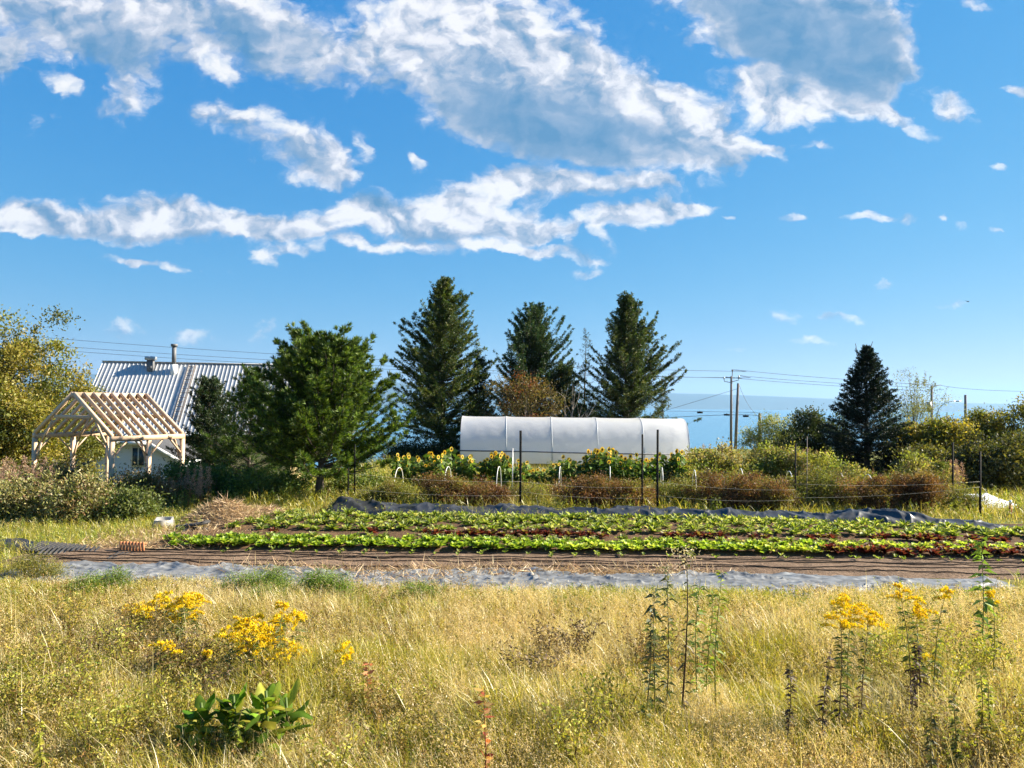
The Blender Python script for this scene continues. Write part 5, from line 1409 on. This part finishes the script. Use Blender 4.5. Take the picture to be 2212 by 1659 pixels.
# ------------------------------------------------------------------ meadow plants one can tell apart
def goldenrod(name, label, u, v, Y, seed, group='goldenrods in the meadow', plume=.26, nb=9, dark=False, lean=0.0, bend=1.0):
    g = np.random.default_rng(seed); p = at(u, v, Y); b = gzf(p.x, Y); H = max(.35, p.z - b)
    root = thing(name, label, 'goldenrod', (p.x - lean, Y, b), 0, group)
    Ss, Sl, Sp = Soup(), Soup(), Soup()
    s = np.linspace(0, 1, 8); ax = np.stack([lean * s ** 2 + .012 * np.sin(6 * s + seed), .02 * np.sin(4 * s + seed), H * s], 1)
    tube(Ss, ax, .006 * (1.25 - s), 5, (.14, .09, .05) if dark else (.16, .17, .05))
    n = int((80 if dark else 60) * H); t = g.uniform(.18, .86, n); az = g.uniform(0, 6.28, n)
    P = np.stack([np.interp(t, s, ax[:, j]) for j in range(3)], 1); D = unit(np.stack([np.cos(az), np.sin(az), .35 - .8 * (1 - t)], 1))
    C = np.where((t < .5)[:, None] if dark else (t < .2)[:, None], pick(g, n, [(.06, .035, .025), (.09, .05, .03)], .2), pick(g, n, [(.12, .15, .03), (.09, .12, .03), (.17, .18, .04)], .2))
    leaves(Sl, g, P, D, g.uniform(.06, .11, n), .018, C, .45, None, .25)
    for k in range(nb):
        a = g.uniform(0, 6.28); t0 = g.uniform(.0, 1.0); L = plume * (.45 + .6 * t0) * g.uniform(.7, 1.2); z0 = H - plume * .85 * t0
        q = np.linspace(0, 1, 9); o = np.array([np.interp(z0 / H, s, ax[:, 0]), 0, z0])
        br = o + np.stack([math.cos(a) * L * q, math.sin(a) * L * q, L * (.75 * q - .7 * q * q * bend)], 1)
        tube(Ss, br, .0025, 3, (.2, .2, .05), False)
        m = 95; w = g.uniform(.12, 1, m); B = np.stack([np.interp(w, q, br[:, j]) for j in range(3)], 1) + np.abs(g.normal(0, .010, (m, 3))) * [0, 0, 1] + g.normal(0, .006, (m, 3))
        leaves(Sp, g, B, unit(rdirs(g, m) + [0, 0, .8]), g.uniform(.012, .022, m), .012, pick(g, m, [(.85, .62, .008), (.9, .70, .02), (.80, .52, .006), (.6, .48, .02)], .12))
    Ss.build('stem', M_leaf, root); Sl.build('leaves', M_leaf, root); Sp.build('flower_plume', M_petal, root)
    return root


goldenrod('goldenrod', 'goldenrod with a broad yellow head, tallest of its close trio', 1838, 1292, 6.7, 1, plume=.24, nb=14, lean=.03)
goldenrod('goldenrod', 'goldenrod with the drooping right part of the trio of yellow heads', 1872, 1325, 6.6, 2, plume=.2, nb=10, lean=.04, dark=True)
goldenrod('goldenrod', 'goldenrod with dark dead leaves below, front of the trio', 1815, 1330, 6.5, 3, plume=.2, nb=10, dark=True)
goldenrod('goldenrod', 'goldenrod with its head bending sideways over a dark leafy stem', 1945, 1268, 6.9, 4, plume=.17, nb=8, dark=True, lean=-.1)
goldenrod('goldenrod', 'low goldenrod head on the dark stem below the bending one', 1985, 1305, 6.8, 5, plume=.16, nb=8, dark=True)
goldenrod('goldenrod', 'goldenrod spike leaning outward by itself near the edge of the meadow', 2045, 1275, 7.0, 6, plume=.13, nb=6, lean=.14)
g = np.random.default_rng(91)
for k in range(30):
    goldenrod('goldenrod', 'yellow goldenrod in the dense patch above the broad green leaves', g.normal(570, 42), g.uniform(1318, 1425), g.uniform(7.2, 8.4), 10 + k, 'goldenrods in the dense patch', plume=.18, nb=7, lean=g.normal(0, .05))
for k in range(20):
    goldenrod('goldenrod', 'yellow goldenrod in the looser patch nearer the grey fabric', g.uniform(265, 430), g.uniform(1280, 1335), g.uniform(8.6, 9.6), 140 + k, 'goldenrods in the looser patch', plume=.17, nb=6, lean=g.normal(0, .05))
for k, (u, v, lab) in enumerate(((345, 1385, 'goldenrod below the looser patch'), (365, 1400, 'goldenrod just beside the one below the looser patch'), (745, 1390, 'small goldenrod alone to the side of the dense patch'), (755, 1405, 'lower small goldenrod to the side of the dense patch'),
                                 (610, 1305, 'goldenrod on a tall straight stem above the dense patch'), (450, 1410, 'pale goldenrod in front of the dense patch'), (2145, 1285, 'small goldenrod tuft by the picture edge'), (1990, 1400, 'faint goldenrod low beside the dark stem'))):
    goldenrod('goldenrod', lab, u, v, 7.6, 60 + k, plume=.14, nb=5)


def big_leaf(S, g, o, az, elv, L, W, c, curl=.3):
    d = np.array([math.cos(az) * math.cos(elv), math.sin(az) * math.cos(elv), math.sin(elv)]); sd = np.array([-math.sin(az), math.cos(az), 0]); n = np.cross(d, sd) * -1
    v = []
    T = (0, .12, .3, .5, .7, .88, 1.0); Wd = (.06, .45, .9, 1.0, .8, .45, .02)
    for t, w in zip(T, Wd):
        for s in (-1, 0, 1): v.append(np.array(o) + d * L * t + sd * W * w * s / 2 + n * (abs(s) * W * w * (.2 + .12 * math.sin(9 * t + s + az))) - np.array([0, 0, 1]) * L * curl * t * t)
    f = [(r * 3 + s, r * 3 + s + 1, r * 3 + s + 4, r * 3 + s + 3) for r in range(6) for s in range(2)]
    cc = np.array([np.array(c) * ((1.5 if q % 3 == 1 else 1.0) * g.uniform(.85, 1.15)) for q in range(len(v))])
    S.add(v, f, None, cc)


M_broad = leaf_mat('broad leaf', .5, .012, .5, (1.1, 1.2, .5))
for k, (u, v, Y, H, n, lab) in enumerate(((575, 1452, 6.0, .74, 46, 'largest broad leaved green plant with upright pointed leaves'), (505, 1470, 6.1, .66, 42, 'middle broad leaved plant with darker leaves'), (435, 1488, 6.1, .6, 28, 'smallest broad leaved plant at the outer side of the clump'), (618, 1475, 6.15, .6, 26, 'broad leaved plant at the inner side of the clump, under the tallest goldenrods'))):
    g = np.random.default_rng(95 + k); p = at(u, v, Y); H = p.z + .02
    root = thing('broadleaf_plant', lab, 'plant', (p.x, Y, 0), 0, 'broad leaved plants in the meadow')
    S, S2 = Soup(), Soup(); tube(S2, [(0, 0, 0), (.02, 0, H * .5), (.0, 0, H * .8)], .012, 6, (.12, .18, .03)); S2.build('stem', M_leaf, root)
    for j in range(n):
        t = j / n; big_leaf(S, g, (0, 0, H * (.1 + .62 * t)), j * 2.4 + g.normal(0, .2), .15 + .85 * t + g.normal(0, .22), g.uniform(.17, .29), g.uniform(.08, .125), pick(g, 1, [(.08, .14, .012), (.13, .2, .018), (.05, .09, .01), (.24, .25, .03)], .25)[0], g.uniform(.1, .6))
    S.build('leaves', M_broad, root)


def tall_weed(label, u, v, Y, seed, stemc, leafc, nl=40, ll=.1, lw=.022, group='tall weeds in the meadow', fluff=0, name='tall_weed', r=.006, t0=.15, droop=.4, flc=((.55, .48, .3), (.5, .45, .3))):
    g = np.random.default_rng(seed); p = at(u, v, Y); b = gzf(p.x, Y); H = p.z - b
    root = thing(name, label, 'weed', (p.x, Y, b), 0, group); Ss, Sl = Soup(), Soup()
    s = np.linspace(0, 1, 9); ax = np.stack([.02 * np.sin(5 * s + seed) + .03 * s * s, .02 * np.sin(3 * s + seed), H * s], 1)
    tube(Ss, ax, r * (1.3 - s), 5, stemc); Ss.build('stem', M_leaf, root)
    nl = int(nl * 1.7); t = g.uniform(t0, .97, nl); az = np.arange(nl) * 2.4 + g.normal(0, .3, nl); P = np.stack([np.interp(t, s, ax[:, j]) for j in range(3)], 1)
    D = unit(np.stack([np.cos(az), np.sin(az), g.normal(.2, .25, nl)], 1))
    leaves(Sl, g, P, D, ll * g.uniform(.6, 1.2, nl), lw * g.uniform(.8, 1.2, nl), pick(g, nl, leafc, .2), .42, None, droop); Sl.build('leaves', M_leaf, root)
    if fluff:
        S = Soup(); q = np.stack([g.normal(0, .06, fluff), g.normal(0, .06, fluff), H - .02 - np.abs(g.normal(0, .09, fluff))], 1)
        leaves(S, g, q, rdirs(g, fluff), .02, .012, pick(g, fluff, flc, .15)); S.build('seed_head', M_petal, root)
    return root


tall_weed('tallest dark dry stalk with a pale fluffy seed head', 1478, 1178, 6.6, 501, (.06, .035, .025), [(.07, .05, .03), (.1, .1, .03), (.16, .2, .04)], 26, .09, .024, fluff=170, r=.009)
tall_weed('leafy stalk with a small pale head beside the tallest dark stalk', 1440, 1215, 6.7, 502, (.1, .09, .04), [(.09, .11, .035), (.13, .14, .04)], 60, .11, .024, fluff=90)
tall_weed('leafy grey green stalk on the outer side of the tall weeds', 1412, 1270, 6.6, 503, (.1, .09, .04), [(.08, .1, .035), (.12, .13, .04), (.06, .07, .03)], 60, .1, .026, fluff=40)
tall_weed('fresh green stalk just behind the tallest dark stalk', 1505, 1250, 7.0, 504, (.14, .17, .04), [(.14, .2, .035), (.18, .24, .05)], 50, .11, .022)
tall_weed('fresh green stalk with yellow lower leaves', 1548, 1225, 6.9, 505, (.16, .18, .04), [(.16, .22, .04), (.3, .32, .04)], 46, .11, .022)
tall_weed('short green stalk at the end of the tall weed group', 1530, 1275, 7.2, 506, (.16, .18, .04), [(.16, .22, .04), (.2, .26, .05)], 40, .1, .02)
tall_weed('low leafy stalk in front of the tall weeds', 1398, 1330, 6.4, 507, (.1, .09, .04), [(.08, .1, .035), (.12, .13, .04)], 40, .1, .026)
tall_weed('tall green plant with broad leaves in front of the bed end', 2120, 1150, 8.6, 508, (.14, .17, .04), [(.14, .22, .035), (.2, .28, .05)], 44, .15, .05)
tall_weed('reddish and yellow leaved small plant standing alone in pale grass', 1045, 1478, 5.6, 509, (.2, .06, .03), [(.4, .12, .05), (.55, .36, .1), (.42, .2, .08), (.3, .06, .03)], 26, .085, .035, droop=.0, name='red_leaf_plant', group='red leaved plants')
tall_weed('small rusty red plant in the grass beyond the broad leaves', 795, 1425, 7.0, 510, (.2, .08, .04), [(.35, .12, .05), (.45, .2, .09)], 22, .08, .03, droop=.0, name='red_leaf_plant', group='red leaved plants')
for k, (u, v, Y, lab, lc) in enumerate(((2115, 1440, 6.2, 'bright yellow green sapling near the picture edge', [(.36, .36, .05), (.28, .3, .05)]), (2135, 1475, 6.1, 'second yellow green sapling touching the bright one', [(.33, .33, .05), (.25, .27, .05)]),
                                        (85, 1555, 5.6, 'bright yellow sapling in the lower corner', [(.42, .38, .05), (.33, .33, .05)]), (515, 1530, 5.8, 'small yellow green sapling in front of the broad leaves', [(.28, .3, .05), (.2, .22, .05)]),
                                        (1780, 1400, 6.2, 'dark withered stalk beside the goldenrod trio', [(.06, .04, .03), (.09, .06, .04)]), (1970, 1380, 6.6, 'dark withered stalk with blackened leaves under the bending goldenrod', [(.05, .03, .03), (.08, .05, .04)]),
                                        (1700, 1440, 6.2, 'short dark withered stalk in the grass', [(.07, .045, .03), (.1, .07, .05)]), (2060, 1500, 5.8, 'olive leafy bush stalk low at the edge', [(.16, .17, .04), (.1, .11, .03)]), (2010, 1540, 5.6, 'dark olive stalk low in the grass', [(.12, .12, .03), (.08, .08, .03)]))):
    tall_weed(lab, u, v, Y, 520 + k, (.12, .1, .04), lc, 60, .06, .024, group='leafy stalks in the meadow', name='leafy_stalk', t0=.1)

def dry_weed(seed, cols, lab):
    g = np.random.default_rng(seed); root = thing('dry_weed', lab, 'weed', (0, 0, 0), 0, 'dry weeds in the meadow'); Ss, Sl = Soup(), Soup()
    for k in range(9):
        a = g.uniform(0, 6.28); t = g.uniform(.1, .55); s_ = np.linspace(0, 1, 6)[:, None]
        d = np.array([math.cos(a) * t, math.sin(a) * t, 1.0]); ax = d * .5 * s_ * g.uniform(.7, 1.15) + g.normal(0, .012, (6, 3)) * s_
        tube(Ss, ax, .004 * (1.2 - s_[:, 0]), 4, (.12, .07, .035), False)
        n = 46; w = g.uniform(.2, 1.05, (n, 1)); P = ax[0] + (ax[-1] - ax[0]) * w + g.normal(0, .035, (n, 3)) * w
        leaves(Sl, g, P, unit(rdirs(g, n) + [0, 0, .3]), g.uniform(.025, .05, n), .014, pick(g, n, cols, .25))
    Ss.build('stem', M_leaf, root); Sl.build('leaves', M_leaf, root); return root


DW = [dry_weed(1, [(.24, .15, .045), (.15, .09, .03), (.34, .24, .07)], ''), dry_weed(2, [(.36, .29, .05), (.25, .21, .04), (.44, .33, .07)], ''), dry_weed(3, [(.13, .09, .04), (.2, .13, .07), (.09, .06, .03)], ''), dry_weed(4, [(.31, .29, .04), (.22, .22, .03), (.38, .34, .05)], '')]
used_ = [0] * 4; g = np.random.default_rng(123)
for u0, u1, v0, v1, n, kinds, lab in ((-20, 330, 1290, 1450, 24, (0, 1, 3, 1), 'dark brown dry weed in the tangle beside the loose goldenrods'), (330, 700, 1400, 1480, 16, (0, 1, 2), 'dry brown weed around and behind the broad leaves'), (-20, 400, 1480, 1620, 16, (1, 3, 3), 'olive dry weed low in the corner below the tangle'),
                                      (1100, 1260, 1380, 1450, 7, (2, 2, 0), 'purplish brown dry weed in the middle of the pale grass'), (1900, 2230, 1340, 1620, 30, (1, 3, 0, 3), 'olive brown weed in the thicket around the yellow green saplings'), (1350, 1480, 1380, 1440, 7, (0, 3), 'dry weed at the feet of the tall stalks'), (700, 1340, 1480, 1640, 14, (3, 1, 3), 'green gold weed in the front grass between broad leaves and tall stalks')):
    for k in range(n):
        u, v = g.uniform(u0, u1), g.uniform(v0, v1); d = ray(u, v); t = (CAMZ - .33) / -d.z; i = kinds[int(g.integers(0, len(kinds)))]
        o = DW[i] if not used_[i] else copy_tree(DW[i]); used_[i] = 1
        sc_ = g.uniform(.75, 1.2); o.location = (d.x * t, d.y * t, 0); o.scale = (sc_ * 1.1, sc_ * 1.1, sc_ * g.uniform(.75, 1.05)); o.rotation_euler = (0, 0, g.uniform(0, 6.28)); o['label'] = lab

# ------------------------------------------------------------------ air
m, nt, out = mat('haze air')
pv = nt.nodes.new('ShaderNodeVolumePrincipled')
pv.inputs['Color'].default_value = (.33, .59, .90, 1); pv.inputs['Density'].default_value = 5.2e-5; pv.inputs['Anisotropy'].default_value = .2
nt.links.new(pv.outputs[0], out.inputs['Volume'])
S = Soup(); box(S, (-30000, -300, -78), (30000, 26000, 700)); tag(S.build('haze', m), kind='stuff')
